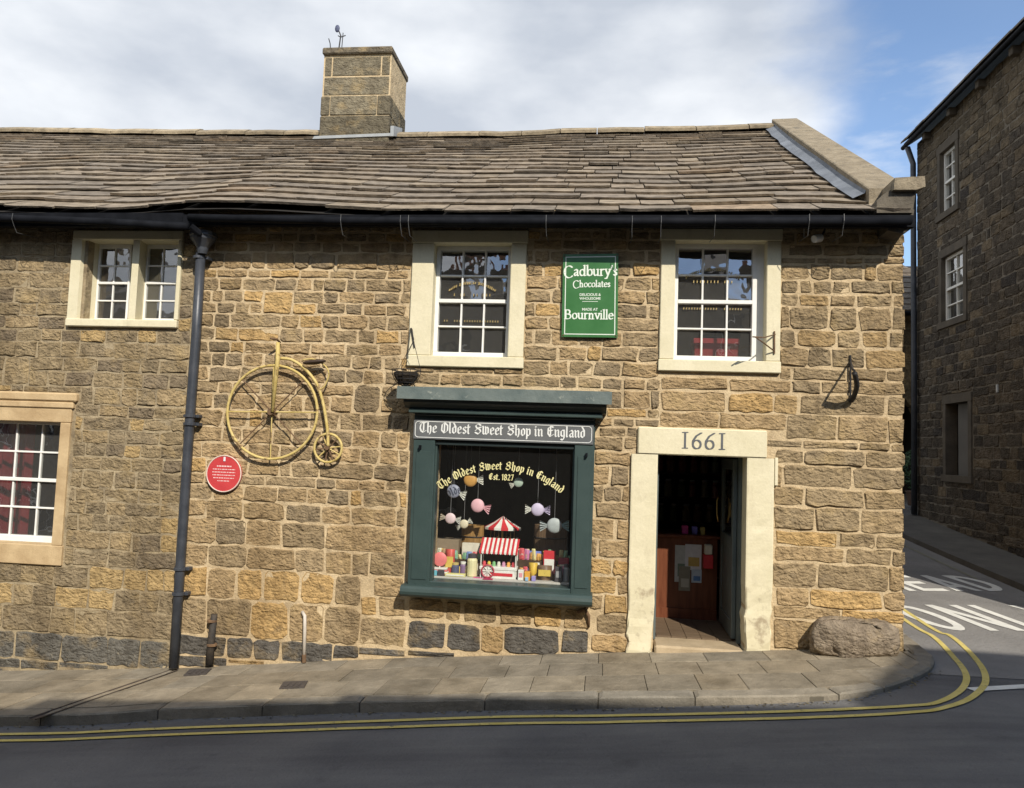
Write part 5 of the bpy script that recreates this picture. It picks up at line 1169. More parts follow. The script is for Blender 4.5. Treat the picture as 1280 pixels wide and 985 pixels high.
for i, (a, b, c, d) in enumerate(TW):
    m = MB()
    for q in ((a - .15, b + .15, d, d + .17, -.2, .035), (a - .17, b + .17, c - .13, c, -.2, .055), (a - .13, a, c + .001, d - .001, -.2, .03), (b, b + .13, c + .001, d - .001, -.2, .03)):
        k = pbox(RG, *q); m.add(k.v, k.f)
    wn = m.build('window', DST, tall)
    if i == 2:
        pbox(RG, a + .02, b - .30, c, d - .02, -.12, -.09).build('window_board', pmat('window_board', (.10, .095, .085), (.14, .13, .115), 2, .7), wn); pbox(RG, b - .30, b, c, d, -.25, -.2).build('pane', plain('dark_glass', (.02, .02, .022), .15), wn)
        continue
    fw = .06; m = MB()
    for q in ((a, b, c, c + fw), (a, b, d - fw, d), (a, a + fw, c + fw, d - fw), (b - fw, b, c + fw, d - fw)): k = pbox(RG, *q, -.14, -.06); m.add(k.v, k.f)
    m.build('sash_frame', WHITE, wn)
    nc, nr = (2, 4) if i == 0 else (2, 4)
    for j in range(1, nc): y = a + (b - a) * j / nc; pbox(RG, y - .012, y + .012, c + fw, d - fw, -.12, -.07).build('glazing_bar', WHITE, wn)
    for j in range(1, nr): z = c + (d - c) * j / nr; t = .024 if j == nr // 2 else .012; pbox(RG, a + fw, b - fw, z - t, z + t, -.121, -.068 + (.02 if t > .02 else 0)).build('meeting_rail' if t > .02 else 'glazing_bar', WHITE, wn)
    for j in range(nc):
        for k in range(nr):
            y0, y1 = a + (b - a) * j / nc, a + (b - a) * (j + 1) / nc; z0, z1 = c + (d - c) * k / nr, c + (d - c) * (k + 1) / nr; t = rng.uniform(-.004, .004)
            MB().add([RG(y0, z0, -.1 + t), RG(y1, z0, -.1 - t), RG(y1, z1, -.1 - t), RG(y0, z1, -.1 + t)], [(0, 1, 2, 3)]).build('pane', GLASS, wn)
    m = MB(); e = .3; P = lambda y, z, dd: RG(y, z, -.301 - dd)
    m.add([P(a - e, c - e, 0), P(b + e, c - e, 0), P(b + e, d + e, 0), P(a - e, d + e, 0), P(a - e, c - e, 1), P(b + e, c - e, 1), P(b + e, d + e, 1), P(a - e, d + e, 1)], [(0, 1, 5, 4), (1, 2, 6, 5), (2, 3, 7, 6), (3, 0, 4, 7), (4, 5, 6, 7)])
    m.build('room_lining', pmat('pale_room', (.34, .33, .31), (.42, .41, .39), 2, .9), wn)
m = MB().box(TX + .302, TX + 7, TY0, TY1, -1, TZ - .01); m.build('rear_walls', MORTAR_D, tall)
m = MB(); e = .20   # roof and eaves
m.prism([Vector((TX - e, TY0 - .2, TZ - .02)), Vector((TX + 3.6, TY0 - .2, TZ + 2.6)), Vector((TX + 7.4, TY0 - .2, TZ - .02)), Vector((TX + 7.4, TY0 - .2, TZ + .10)), Vector((TX + 3.6, TY0 - .2, TZ + 2.75)), Vector((TX - e, TY0 - .2, TZ + .10))], (0, TY1 - TY0 + .45, 0))
trf = m.build('roof', pmat('dark_roof', (.05, .046, .042), (.085, .078, .07), 4, .9, .004, 40), tall)
y = TY0 - .2
while y < TY1 + .2:
    ye = y + rng.uniform(.4, .7); mm_ = MB(); mm_.tint = scl((.14, .12, .09), rng.uniform(.8, 1.2)); z = rng.uniform(0, .02)
    mm_.prism([Vector((TX - e - .06 - z, y + .01, TZ + .085)), Vector((TX - e - .05 - z, y + .01, TZ + .135)), Vector((TX - e + .5, y + .01, TZ + .53)), Vector((TX - e + .5, y + .01, TZ + .49))], (0, min(ye, TY1 + .25) - y - .02, 0)); mm_.build('roof_slate', SLATE, trf); y = ye
MB().tube([(TX - .24, TY0 - .2, TZ + .0), (TX - .24, TY1 + .2, TZ - .03)], .05, 10).build('gutter', BLACK, tall, smooth=True)
yb = TY0
while yb < TY1: B('eaves_bracket', DST, tall, TX - .16, TX - .003, yb, yb + .13, TZ - .20, TZ - .045, c=.01); yb += 1.22
MB().tube([(TX - .22, TY1 - .02, TZ - .1), (TX - .12, TY1 - .08, TZ - .5), (TX - .10, TY1 - .08, 4.0), (TX - .10, TY1 - .08, h_pr(7, 10))], .06, 10).build('downpipe', PIPE, tall, smooth=True)
B('alarm_tag', plain('tag_white', (.5, .5, .48)), tall, TX - .045, TX - .02, 6.30, 6.34, 3.28, 3.42)

# ---- outbuilding closing the side street, with arched passage
YB = 12.4
back = thing('arched_outbuilding', (7, YB, 1), 'stone outbuilding with arched passage at the far end of the side street', 'outbuilding')
BA = lambda a, b, d: Vector((a, YB - d, b))
zev = at(1138, 392, YB).z; ax1 = at(1151, 560, YB).x; azs = at(1140, 545, YB).z; arad = 1.35; acx = ax1 - arad
m = MB(); N_ = 16; zt_ = zev
pts = [(4.0, -1), (acx - arad, -1), (acx - arad, azs)] + [(acx + arad * math.cos(math.pi - math.pi * i / N_), azs + arad * math.sin(math.pi * i / N_)) for i in range(1, N_)] + [(ax1, azs), (ax1, -1), (10.5, -1), (10.5, zt_), (4.0, zt_)]
m.add([BA(a, b, 0) for a, b in pts], [tuple(range(len(pts)))]); bwall = m.build('wall', pmat('mortar_b', (.17, .135, .085), (.25, .20, .13), 5, .95, .005, 50), back)
zz = [zt_]
while zz[-1] > .2: zz.append(zz[-1] - rng.uniform(.15, .24))
rs = [r for r in courses(4, 10.5, zz, (.25, .5), rng, [(acx - arad - .2, ax1 + .22, -1, azs)], .02, .03) if math.hypot((r[0] + r[1]) / 2 - acx, max(0, (r[2] + r[3]) / 2 - azs)) > arad + .27]
lay_stones(bwall, [r for r in rs if r[1] > 6.4 and r[0] < 8.6], BA, lambda *a: scl((.19, .15, .095) if rng.random() < .6 else (.13, .108, .075), rng.uniform(.8, 1.2)), rng, 300)
lay_stones(bwall, [r for r in rs if not (r[1] > 6.4 and r[0] < 8.6)], BA, lambda *a: scl((.17, .135, .09), rng.uniform(.8, 1.2)), rng, single=False)
for i in range(11):
    a0, a1 = math.pi * i / 11, math.pi * (i + 1) / 11; mm_ = MB(); mm_.tint = scl((.17, .14, .095), rng.uniform(.8, 1.2))
    mm_.prism([BA(acx + r_ * math.cos(t), azs + r_ * math.sin(t), .03) for r_, t in ((arad, a0 + .012), (arad + .24, a0 + .012), (arad + .24, a1 - .012), (arad, a1 - .012))], (0, .3, 0)); mm_.build('voussoir', STONE, bwall)
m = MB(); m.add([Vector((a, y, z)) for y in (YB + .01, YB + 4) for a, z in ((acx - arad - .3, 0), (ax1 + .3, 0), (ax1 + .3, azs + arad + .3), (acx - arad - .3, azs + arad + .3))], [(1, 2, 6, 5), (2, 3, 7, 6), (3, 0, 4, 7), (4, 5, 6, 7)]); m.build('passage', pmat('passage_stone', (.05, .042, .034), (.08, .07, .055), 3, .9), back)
brf = MB().add([(3.9, YB - .3, zev - .02), (10.6, YB - .3, zev - .02), (10.6, YB + 4, zev + 2.2), (3.9, YB + 4, zev + 2.2)], [(0, 1, 2, 3)]).build('roof', MATS['roof_underlay'], back)
for j in range(9):
    t = j / 9; x = 5.6
    while x < 9.0:
        xe = x + rng.uniform(.35, .6); mm_ = MB(); mm_.tint = scl((.16, .135, .105), rng.uniform(.75, 1.2)); y0, z0 = YB - .34 + 4.3 * t, zev - .03 + 2.22 * t
        mm_.prism([Vector((x + .006, y0, z0 + .02)), Vector((x + .006, y0 - .02, z0 + .07)), Vector((x + .006, y0 + .62, z0 + .36)), Vector((x + .006, y0 + .62, z0 + .31))], (xe - x - .012, 0, 0)); mm_.build('roof_slate', SLATE, brf); x = xe
MB().tube([(3.9, YB - .38, zev - .06), (10.6, YB - .38, zev - .06)], .06, 8).build('gutter', BLACK, back, smooth=True)
# shrub in a tub by the passage
LEAF = pmat('leaf', (.035, .075, .035), (.075, .13, .06), 6, .6)
tp = at(1147, 640, 11.3); tub = thing('potted_shrub', (tp.x - .05, 11.3, h_road(6, 11.3) + .12), 'small leafy shrub in a tub beside the arched passage', 'shrub')
bz0 = h_road(6, 11.3) + .12
MB().lathe([(.16, 0), (.21, .30), (.23, .31), (.23, .35), (.18, .35)], (tp.x - .05, 11.3, bz0), 14).build('tub', plain('tub', (.12, .08, .06), .8), tub)
m = MB(); r = random.Random(4)
for i in range(420):
    v = Vector((r.gauss(0, 1), r.gauss(0, 1), r.gauss(0, 1))).normalized() * r.uniform(.35, 1) ** .5; c0 = Vector((tp.x - .05 + v.x * .30, 11.3 + v.y * .30, bz0 + .85 + v.z * .52)); u = Vector((r.gauss(0, 1), r.gauss(0, 1), r.gauss(0, 1))).normalized(); w_ = u.orthogonal().normalized(); l = r.uniform(.04, .075)
    m.add([c0 - u * l, c0 + w_ * l * .4, c0 + u * l, c0 - w_ * l * .4], [(0, 1, 2, 3)])
m.build('foliage', LEAF, tub); MB().tube([(tp.x - .05, 11.3, bz0 + .3), (tp.x - .04, 11.3, bz0 + .9)], .02, 6).build('stem', RUST, tub)

# ================================================================== HOUSES ON THE NEAR SIDE OF THE STREET (behind the viewpoint; they shade the road and mirror in the panes)
def house(name, x0, x1, eave, ridge, label, chims, seed, yF=-9.8):
    r = random.Random(seed); g = base((x0 + x1) / 2)
    h = thing(name, ((x0 + x1) / 2, yF - 3, g), label, 'house', 'houses facing the sweet shop')
    OP = lambda a, b, d: Vector((a, yF + d, b))
    hs = []; x = x0 + .9
    while x < x1 - 1.4:
        for z0 in (1.0, 3.9) + ((6.2,) if eave > 7.8 else ()): hs.append((x, x + .95, g + z0, g + z0 + 1.35))
        x += 2.3
    ww = wall_sheet('wall', x0, x1, g - 3, eave, hs, pmat('opposite_stone', (.12, .098, .07), (.22, .18, .125), 3, .92, .008, 12, grain=.15), h, OP, .25)
    for q in hs:
        m = MB(); m.box(q[0], q[1], yF - .2, yF - .15, q[2], q[2] + .06); m.box(q[0], q[1], yF - .2, yF - .15, (q[2] + q[3]) / 2 - .03, (q[2] + q[3]) / 2 + .03); m.box((q[0] + q[1]) / 2 - .02, (q[0] + q[1]) / 2 + .02, yF - .2, yF - .155, q[2] + .06, q[3]); m.build('window_frame', WHITE, h)
        MB().box(q[0] - .05, q[1] + .05, yF - .24, yF - .21, q[2] - .05, q[3] + .05).build('pane', plain('dark_glass', (.02, .02, .022), .15), h)
    MB().box(x0, x1, yF - 7, yF - .252, g - 3, eave - .01).build('rear_walls', MATS['opposite_stone'], h)
    MB().prism([Vector((x0 - .1, yF + .3, eave - .06)), Vector((x0 - .1, yF - 3.5, ridge)), Vector((x0 - .1, yF - 7.3, eave - .06)), Vector((x0 - .1, yF - 7.3, eave + .08)), Vector((x0 - .1, yF - 3.5, ridge + .15)), Vector((x0 - .1, yF + .3, eave + .08))], (x1 - x0 + .2, 0, 0)).build('roof', pmat('opp_roof', (.06, .055, .05), (.10, .09, .08), 3, .9, .01, 12), h)
    for cxx, ht in chims:
        MB().box(cxx - .45, cxx + .45, yF - 4.0, yF - 3.0, ridge - .6, ridge + ht, c=.03).build('chimney', MATS['opposite_stone'], h)
        for o in (-.22, .22): MB().lathe([(.12, 0), (.10, .45), (.13, .5)], (cxx + o, yF - 3.5, ridge + ht), 10).build('chimney_pot', plain('pot', (.3, .16, .1), .9), h)
house('facing_house', -30, -7.5, 5.2, 6.2, 'lowest stone house range facing down the street', [(-16, .9), (-11, .9)], 5)
house('facing_house', -7.49, -1.0, 6.28, 7.3, 'low stone house with two chimneys facing the cottage', [(-4.6, 1.1), (-3.2, .9)], 1)
house('facing_house', -.99, 2.0, 6.52, 7.7, 'stone house with one chimney facing the bicycle wall', [(.8, .9)], 3)
house('facing_house', 2.01, 8.2, 6.68, 8.0, 'taller stone house facing the shop window', [(4.5, .9)], 4)
house('facing_house', 8.21, 24, 8.35, 10.0, 'tallest stone house facing the shop corner', [(13, 1.2), (18, 1.2)], 2)

# ================================================================== SHOP WINDOW DISPLAY
def MC(name, c, rough=.5): return plain('disp_' + name, c, rough)
PINKP, WHITEP, LILAC, ORANGEP, GREYP, REDP = MC('pink', (.72, .42, .46)), MC('white', (.72, .72, .66)), MC('lilac', (.56, .50, .66)), MC('orange', (.55, .30, .08)), MC('grey', (.40, .44, .44)), MC('red', (.55, .035, .045))
def sweet(px, py, rpx, Y, mat, tails, ang, label, sph=.35):
    c = at(px, py, Y); r = rpx / 970.0 * (8.3 + Y) * .86
    t = thing('hanging_sweet', c - Vector((0, 0, r)), label, 'decoration', 'giant paper sweets hung in the shop window')
    MB().ball(c, r, r * sph, r, 18, 10).build('sweet', mat, t, smooth=True)
    for s_, tm in tails:
        d = Vector((math.cos(ang) * s_, 0, math.sin(ang) * s_)); pr = Vector((-d.z, 0, d.x)); m = MB(); n = 9; m.v = []; a0 = c + d * r * .9
        for i in range(n):
            f = -1 + 2 * i / (n - 1); yo = (.018 if i % 2 else -.018); m.add([a0 + pr * f * r * .18, a0 + d * r * 1.0 + pr * f * r * .75 + Vector((0, yo, 0))], [])
        m.f = [(2 * i, 2 * i + 2, 2 * i + 3, 2 * i + 1) for i in range(n - 1)]; m.build('wrapper_end', tm, t)
    MB().tube([c + Vector((0, 0, r)), Vector((c.x, c.y, RZ1 - .01))], .0018, 4).build('string', MC('string', (.3, .3, .3)), t)
sweet(588, 600, 10, .30, ORANGEP, ((1, WHITEP),), .05, 'orange giant paper sweet hanging highest in the shop window')
sweet(567, 614, 10, .22, MC('slate', (.26, .28, .36)), ((1, WHITEP),), -.3, 'slate-blue giant paper sweet hanging left in the shop window')
sweet(597, 632, 10, .20, PINKP, ((1, PINKP),), -.25, 'pink giant paper sweet hanging left of the carousel in the shop window')
sweet(563, 648, 8, .20, MC('rose', (.70, .55, .56)), ((1, WHITEP), (-1, MC('cream', (.60, .54, .44)))), -.15, 'small pale rose paper sweet hanging lowest at the left of the shop window')
sweet(672, 637, 9.5, .20, LILAC, ((-1, WHITEP), (1, LILAC)), .0, 'lilac giant paper sweet hanging right of the carousel in the shop window')
sweet(693, 657, 11, .18, GREYP, ((-1, GREYP), (1, MC('teal', (.25, .38, .38)))), .05, 'round grey paper sweet hanging lowest at the right of the shop window')
sweet(648, 603, 7, .34, MC('mint', (.40, .50, .42)), ((-1, WHITEP),), .4, 'small mint paper sweet hanging below the arched lettering')
sweet(580, 655, 6.5, .30, MC('vanilla', (.62, .56, .40)), ((1, WHITEP), (-1, WHITEP)), .5, 'small vanilla paper sweet beside the wooden tub')
def on_shelf(px, Y): v = at(px, 700, Y); return Vector((v.x, Y, zD))
S = lambda px, Y: px / 970.0 * (8.3 + Y)
# plinth crate and carousel
cr_ = MB(); c = on_shelf(627, .62); CRT = pmat('dark_crate', (.05, .03, .016), (.09, .055, .03), 8, .7)
cr_.box(c.x - .19, c.x + .19, .50, .74, zD + .001, at(627, 684, .6).z, c=.006); cr_.build('display_plinth', CRT, None, label='dark box under the toy carousel in the shop window', cat='box')
zc_ = at(627, 684, .6).z + .002; ztop = at(627, 645, .6).z; rC = S(23, .6); zr_ = at(627, 659, .6).z
ca = thing('toy_carousel', (c.x, .62, zc_), 'toy carousel with red and white striped tent roof in the shop window', 'toy')
n = 16
for colr, nm in ((0, 'red_stripe'), (1, 'white_stripe')):
    m = MB()
    for k in range(n):
        if k % 2 != colr: continue
        a0, a1 = 2 * math.pi * k / n, 2 * math.pi * (k + 1) / n; e0, e1 = [Vector((c.x + rC * math.cos(a), .62 + rC * math.sin(a) * .75, zr_)) for a in (a0, a1)]; tp_ = Vector((c.x, .62, ztop))
        mid0, mid1 = e0.lerp(tp_, .5) - Vector((0, 0, .008)), e1.lerp(tp_, .5) - Vector((0, 0, .008))
        m.add([e0, e1, mid1, mid0, tp_, e0 - Vector((0, 0, .025)), e1 - Vector((0, 0, .025))], [(0, 1, 2, 3), (3, 2, 4), (5, 6, 1, 0)])
    m.build(nm, REDP if colr == 0 else WHITEP, ca)
MB().lathe([(rC * .9, 0), (rC * .95, .012), (rC * .9, .02)], (c.x, .62, zc_), 20).build('platform', MC('gold', (.35, .25, .10)), ca)
MB().tube([(c.x, .62, zc_ + .02), (c.x, .62, zr_)], .012, 6).build('pole', BRASS, ca)
for k in range(6):
    a = 2 * math.pi * k / 6 + .3; px_, py_ = c.x + rC * .65 * math.cos(a), .62 + rC * .5 * math.sin(a); MB().tube([(px_, py_, zc_ + .02), (px_, py_, zr_)], .004, 5).build('pole', BRASS, ca)
    m = MB(); b0 = Vector((px_, py_, zc_ + .075)); m.ball(b0, .032, .014, .016, 8, 6); m.tube([b0 + Vector((.022, 0, .004)), b0 + Vector((.036, 0, .03)), b0 + Vector((.052, 0, .026))], [.010, .008, .006], 6)
    for lx in (-.02, .02): m.tube([b0 + Vector((lx, 0, -.005)), b0 + Vector((lx * 1.5, 0, -.042))], .004, 5)
    m.build('horse', MC('horse', (.62, .58, .50)), ca)
# sweet cart with striped awning
Yc = .26; c = on_shelf(624, Yc)
xk0, xk1 = at(603, 690, Yc).x, at(646, 690, Yc).x; za0, za1 = at(624, 691, Yc).z, at(624, 674, Yc).z; zt0, zt1 = at(624, 709, Yc).z, at(624, 706, Yc).z; zbs = at(624, 722, Yc).z
ct = thing('toy_sweet_cart', (c.x, Yc, zD), 'white toy sweet cart with red and white striped awning in the shop window', 'toy')
n = 17; xs = lin(xk0 - .02, xk1 + .02, n)
for k in range(n):
    m = MB(); a, b = xs[k], xs[k + 1]
    m.add([(a, Yc + .1, za1), (b, Yc + .1, za1), (a, Yc - .10, za0 + .02), (b, Yc - .10, za0 + .02), ((a + b) / 2, Yc - .10, za0 - .008), (a, Yc - .10, za0 + .003), (b, Yc - .10, za0 + .003)], [(0, 1, 3, 2), (2, 3, 6, 4, 5)]); m.build('awning_stripe', REDP if k % 2 == 0 else WHITEP, ct)
for x in (xk0, xk1):
    for y in (Yc - .08, Yc + .08): MB().tube([(x, y, zbs), (x, y, za0 + .02)], .007, 6).build('post', WHITEP, ct)
MB().box(xk0 - .015, xk1 + .015, Yc - .09, Yc + .09, zt0 - .02, zt1 - .012, c=.004).build('tray', WHITEP, ct)
MB().box(xk0 + .02, xk1 - .005, Yc - .085, Yc + .085, zbs, zt0 - .022, c=.004).build('cart_body', WHITEP, ct)
MB().box(xk0 + .10, xk1 - .03, Yc - .089, Yc - .086, zbs + .03, zt0 - .05).build('panel', REDP, ct)
wc = Vector((at(611, 718, Yc).x, Yc - .10, zD + .075)); MB().tube([wc + Vector((math.cos(2 * math.pi * i / 24) * .066, 0, math.sin(2 * math.pi * i / 24) * .066)) for i in range(24)], .009, 6, closed=True).build('wheel', MC('crimson', (.42, .05, .08)), ct)
for i in range(8): a = math.pi * i / 4; MB().tube([wc, wc + Vector((math.cos(a) * .06, 0, math.sin(a) * .06))], .004, 4).build('spoke', WHITEP, ct)
MB().tube([(xk1 - .01, Yc - .05, zD), (xk1 - .01, Yc - .05, zbs)], .008, 6).build('leg', WHITEP, ct)
cols = [(.6, .08, .1), (.7, .55, .1), (.2, .45, .2), (.7, .7, .6), (.6, .3, .45), (.8, .4, .1)]
for i in range(7): x = xk0 + .03 + i * (xk1 - xk0 - .06) / 6; MB().lathe([(.018, 0), (.02, .035), (.013, .042), (.014, .05)], (x, Yc - .03, zt1 - .011), 8).build('sweet_jar', MC('c%d' % (i % 6), cols[i % 6]), ct)
# wooden tubs behind
WOODB = pmat('tub_wood', (.22, .12, .035), (.34, .20, .07), 9, .6, stretch=(6, 6, .6)); WOODD = pmat('tub_wood_dark', (.11, .07, .04), (.17, .11, .065), 9, .6, stretch=(6, 6, .6))
for px, wpx, py0, mt, lb in ((592, 28, 655, WOODB, 'honey-coloured wooden tub behind the sweets left of the carousel'), (688, 40, 655, WOODD, 'dark wooden half barrel behind the sweets right of the carousel')):
    Y = .72; c = at(px, 690, Y); r = S(wpx, Y) / 2; zt = at(px, py0, Y).z; h = zt - zD; tb = thing('wooden_tub', (c.x, .60, zD), lb, 'tub', 'wooden tubs in the shop window')
    for k in range(14):
        a0, a1 = 2 * math.pi * k / 14 + .01, 2 * math.pi * (k + 1) / 14 - .01; m = MB(); q = [Vector((c.x + rr * math.cos(a), .60 + rr * .6 * math.sin(a), 0)) for rr, a in ((r, a0), (r, a1), (r * .9, a1), (r * .9, a0))]
        m.prism([p + Vector((0, 0, zD + .001)) for p in q], (0, 0, h)); m.build('stave', mt, tb)
    for f in (.25, .75): MB().tube([Vector((c.x + r * 1.02 * math.cos(2 * math.pi * i / 24), .60 + r * .62 * math.sin(2 * math.pi * i / 24), zD + h * f)) for i in range(24)], .008, 5, closed=True).build('hoop', IRON, tb)
# boxes, bags, jars and tins along the shelf
def dbox(px0, px1, py0, Y, mat, label, name='sweet_box', dep=.07, trim=None, py1=None):
    a, b = at(px0, 710, Y), at(px1, 710, Y); z1 = at(px0, py0, Y).z; z0 = zD + .001 if py1 is None else at(px0, py1, Y).z
    t = thing(name, ((a.x + b.x) / 2, Y, z0), label, 'box' if name != 'sweet_bag' else 'bag')
    if name == 'sweet_bag':
        m = MB(); n = 8; w_ = (b.x - a.x)
        for i in range(n + 1):
            z = z0 + (z1 - z0) * i / n; d = dep / 2 * math.sin(math.pi * min(1, (i + .6) / (n + .6))) + .004
            m.add([(a.x, Y, z), ((a.x + b.x) / 2, Y - d, z), (b.x, Y, z), ((a.x + b.x) / 2, Y + d, z)], [])
        m.f = [(4 * i + k, 4 * i + (k + 1) % 4, 4 * i + 4 + (k + 1) % 4, 4 * i + 4 + k) for i in range(n) for k in range(4)] + [(0, 1, 2, 3)]
        m.build('bag', mat, t, smooth=True)
    else: MB().box(a.x, b.x, Y - dep / 2, Y + dep / 2, z0, z1, c=.004).build('carton', mat, t)
    if trim: MB().box(a.x + .012, b.x - .012, Y - dep / 2 - .003, Y - dep / 2 - .0005, z0 + (z1 - z0) * .3, z0 + (z1 - z0) * .72).build('front_label', trim, t)
    return t
def djar(px, py0, rpx, Y, mat, lid, label):
    c = at(px, 712, Y); r = S(rpx, Y); h = at(px, py0, Y).z - zD; t = thing('sweet_jar', (c.x, Y, zD), label, 'jar')
    MB().lathe([(r * .9, .001), (r, .01), (r, h * .72), (r * .75, h * .82)], (c.x, Y, zD), 14).build('jar', mat, t, smooth=False)
    MB().lathe([(r * .82, h * .82), (r * .84, h * .84), (r * .84, h * .98), (r * .6, h)], (c.x, Y, zD), 14).build('lid', lid, t)
PALE, DKB = MC('pale_card', (.66, .62, .50)), MC('dark_card', (.06, .055, .06))
dbox(541, 574, 672, .45, MC('brown_card', (.24, .19, .13)), 'long brown carton behind the pink lollipop at the left of the shop window', dep=.2)
dbox(577, 600, 678, .42, PALE, 'tall pale carton left of the toy cart in the shop window', trim=MC('faded', (.5, .42, .42)))
dbox(645, 653, 686, .40, MC('cream_card', (.68, .66, .52)), 'narrow cream carton just right of the toy cart')
dbox(556, 568, 686, .26, MC('stripe_red', (.55, .10, .08)), 'red and gold sweet packet standing left in the shop window', name='sweet_bag', trim=MC('goldcard', (.60, .45, .10)))
dbox(679, 694, 688, .30, REDP, 'bright red gift carton with white label at the right of the shop window', trim=WHITEP)
dbox(655, 676, 688, .42, MC('blue_foil', (.16, .20, .48)), 'blue foil sweet bag at the right of the shop window', name='sweet_bag')
dbox(698, 711, 697, .30, MC('maroon', (.30, .03, .05)), 'dark red carton at the far right of the shop window', trim=PALE)
dbox(557, 582, 716, .16, MC('lemon', (.66, .62, .26)), 'low lemon-yellow carton at the front left of the shop window', trim=WHITEP)
dbox(538, 547, 712, .16, MC('cyan', (.16, .46, .56)), 'turquoise tin at the front left corner of the shop window')
dbox(548, 556, 712, .16, DKB, 'small black carton beside the turquoise tin')
dbox(592, 603, 722, .15, MC('magenta', (.62, .08, .30)), 'small magenta packet in front of the toy cart wheel')
dbox(604, 617, 724, .13, MC('crimson2', (.40, .03, .10)), 'crimson packet lying in front of the toy cart')
dbox(661, 672, 703, .24, MC('amber', (.62, .42, .06)), 'amber packet right of the toy cart', name='sweet_bag')
dbox(656, 663, 714, .15, MC('orange2', (.72, .36, .05)), 'small orange packet at the front right of the shop window')
dbox(648, 655, 712, .17, WHITEP, 'small white packet beside the cart leg', trim=MC('pink2', (.7, .3, .35)))
dbox(665, 670, 720, .14, MC('violet', (.34, .30, .62)), 'tiny violet packet at the front right of the shop window')
dbox(657, 661, 721, .13, MC('sky', (.30, .50, .70)), 'tiny sky-blue packet at the front right of the shop window')
dbox(672, 690, 706, .22, MC('brownbag', (.16, .10, .06)), 'brown sweet bag at the lower right of the shop window', name='sweet_bag', trim=MC('goldcard', (.60, .45, .10)))
dbox(694, 703, 708, .18, DKB, 'black carton at the lower right of the shop window', trim=MC('grey2', (.3, .3, .3)))
djar(590, 692, 6.5, .22, MC('lemon_sweets', (.66, .62, .36)), DKB, 'tall sweet jar of lemon sweets with black lid left of the toy cart')
djar(569, 703, 5, .24, MC('navy', (.08, .09, .16)), MC('goldlid', (.5, .4, .15)), 'dark jar with gold lid beside the pink lollipop')
djar(708, 705, 4, .2, MC('greyjar', (.30, .32, .33)), DKB, 'small grey jar at the far right of the shop window')
djar(579, 702, 4.5, .28, MC('plum', (.22, .14, .26)), WHITEP, 'plum-coloured jar with white lid left of the lemon sweet jar')
# tiered stands packed with small wrapped packets
def stand(px0, px1, py, Y, seed, label):
    r_ = random.Random(seed); a, b = at(px0, 700, Y), at(px1, 700, Y); zt = at(px0, py, Y).z; t = thing('packet_stand', ((a.x + b.x) / 2, Y, zD), label, 'stand', 'tiered packet stands in the shop window')
    MB().box(a.x, b.x, Y - .05, Y + .05, zD + .001, zt).build('riser', CRT, t); x = a.x + .01
    pal = [(.62, .10, .12), (.70, .66, .55), (.66, .48, .10), (.20, .30, .55), (.58, .22, .40), (.22, .42, .24), (.72, .40, .12), (.40, .26, .16), (.68, .62, .30)]
    while x < b.x - .03:
        w_ = r_.uniform(.03, .06); h_ = r_.uniform(.05, .13); k = r_.randrange(9); y = Y + r_.uniform(-.03, .0); tl = r_.uniform(-.012, .012); m = MB(); hh = [0, .12, .5, .88, 1]; ww = [.9, 1, 1.02, 1, .88]; dd = [.004, .014, .02, .013, .003]
        for f, w2_, d_ in zip(hh, ww, dd): m.add([(x + w_ / 2 - w_ / 2 * w2_ + tl * f, y, zt + .001 + h_ * f), (x + w_ / 2 + tl * f, y - d_, zt + .001 + h_ * f), (x + w_ / 2 + w_ / 2 * w2_ + tl * f, y, zt + .001 + h_ * f), (x + w_ / 2 + tl * f, y + d_, zt + .001 + h_ * f)], [])
        m.f = [(4 * i + q, 4 * i + (q + 1) % 4, 4 * i + 4 + (q + 1) % 4, 4 * i + 4 + q) for i in range(4) for q in range(4)]
        m.build('packet', pmat('print_%d' % k, scl(pal[k], .9), pal[k], 20, .4, spots=pal[(k * 4 + 1) % 9], spotscale=38, spotmin=.55), t); x += w_ + r_.uniform(-.006, .008)
stand(541, 602, 697, .36, 1, 'tiered stand of small wrapped packets left of the toy cart')
stand(648, 714, 699, .36, 2, 'tiered stand of small wrapped packets right of the toy cart')
stand(541, 600, 716, .27, 3, 'low front row stand of wrapped packets left of the toy cart')
stand(650, 714, 716, .27, 4, 'low front row stand of wrapped packets right of the toy cart')
# pink swirl lollipop
c = at(550, 699, .2); lo = thing('giant_lollipop', (c.x, .2, zD), 'round coral-pink lollipop with striped base at the left of the shop window', 'lollipop')
CORAL = MC('coral', (.72, .20, .20)); MB().ball(c, S(9, .2), .02, S(9, .2), 18, 10).build('disc', CORAL, lo, smooth=True)
for k in range(4): zq_ = zD + .005 + k * .02; MB().box(c.x - .09 + .004 * k, c.x + .10 - .004 * k, .15, .25, zq_, zq_ + .018, c=.003).build('stripe', CORAL if k % 2 == 0 else WHITEP, lo)
MB().tube([(c.x, .2, zD + .08), (c.x, .2, c.z)], .008, 6).build('stick', WHITEP, lo)

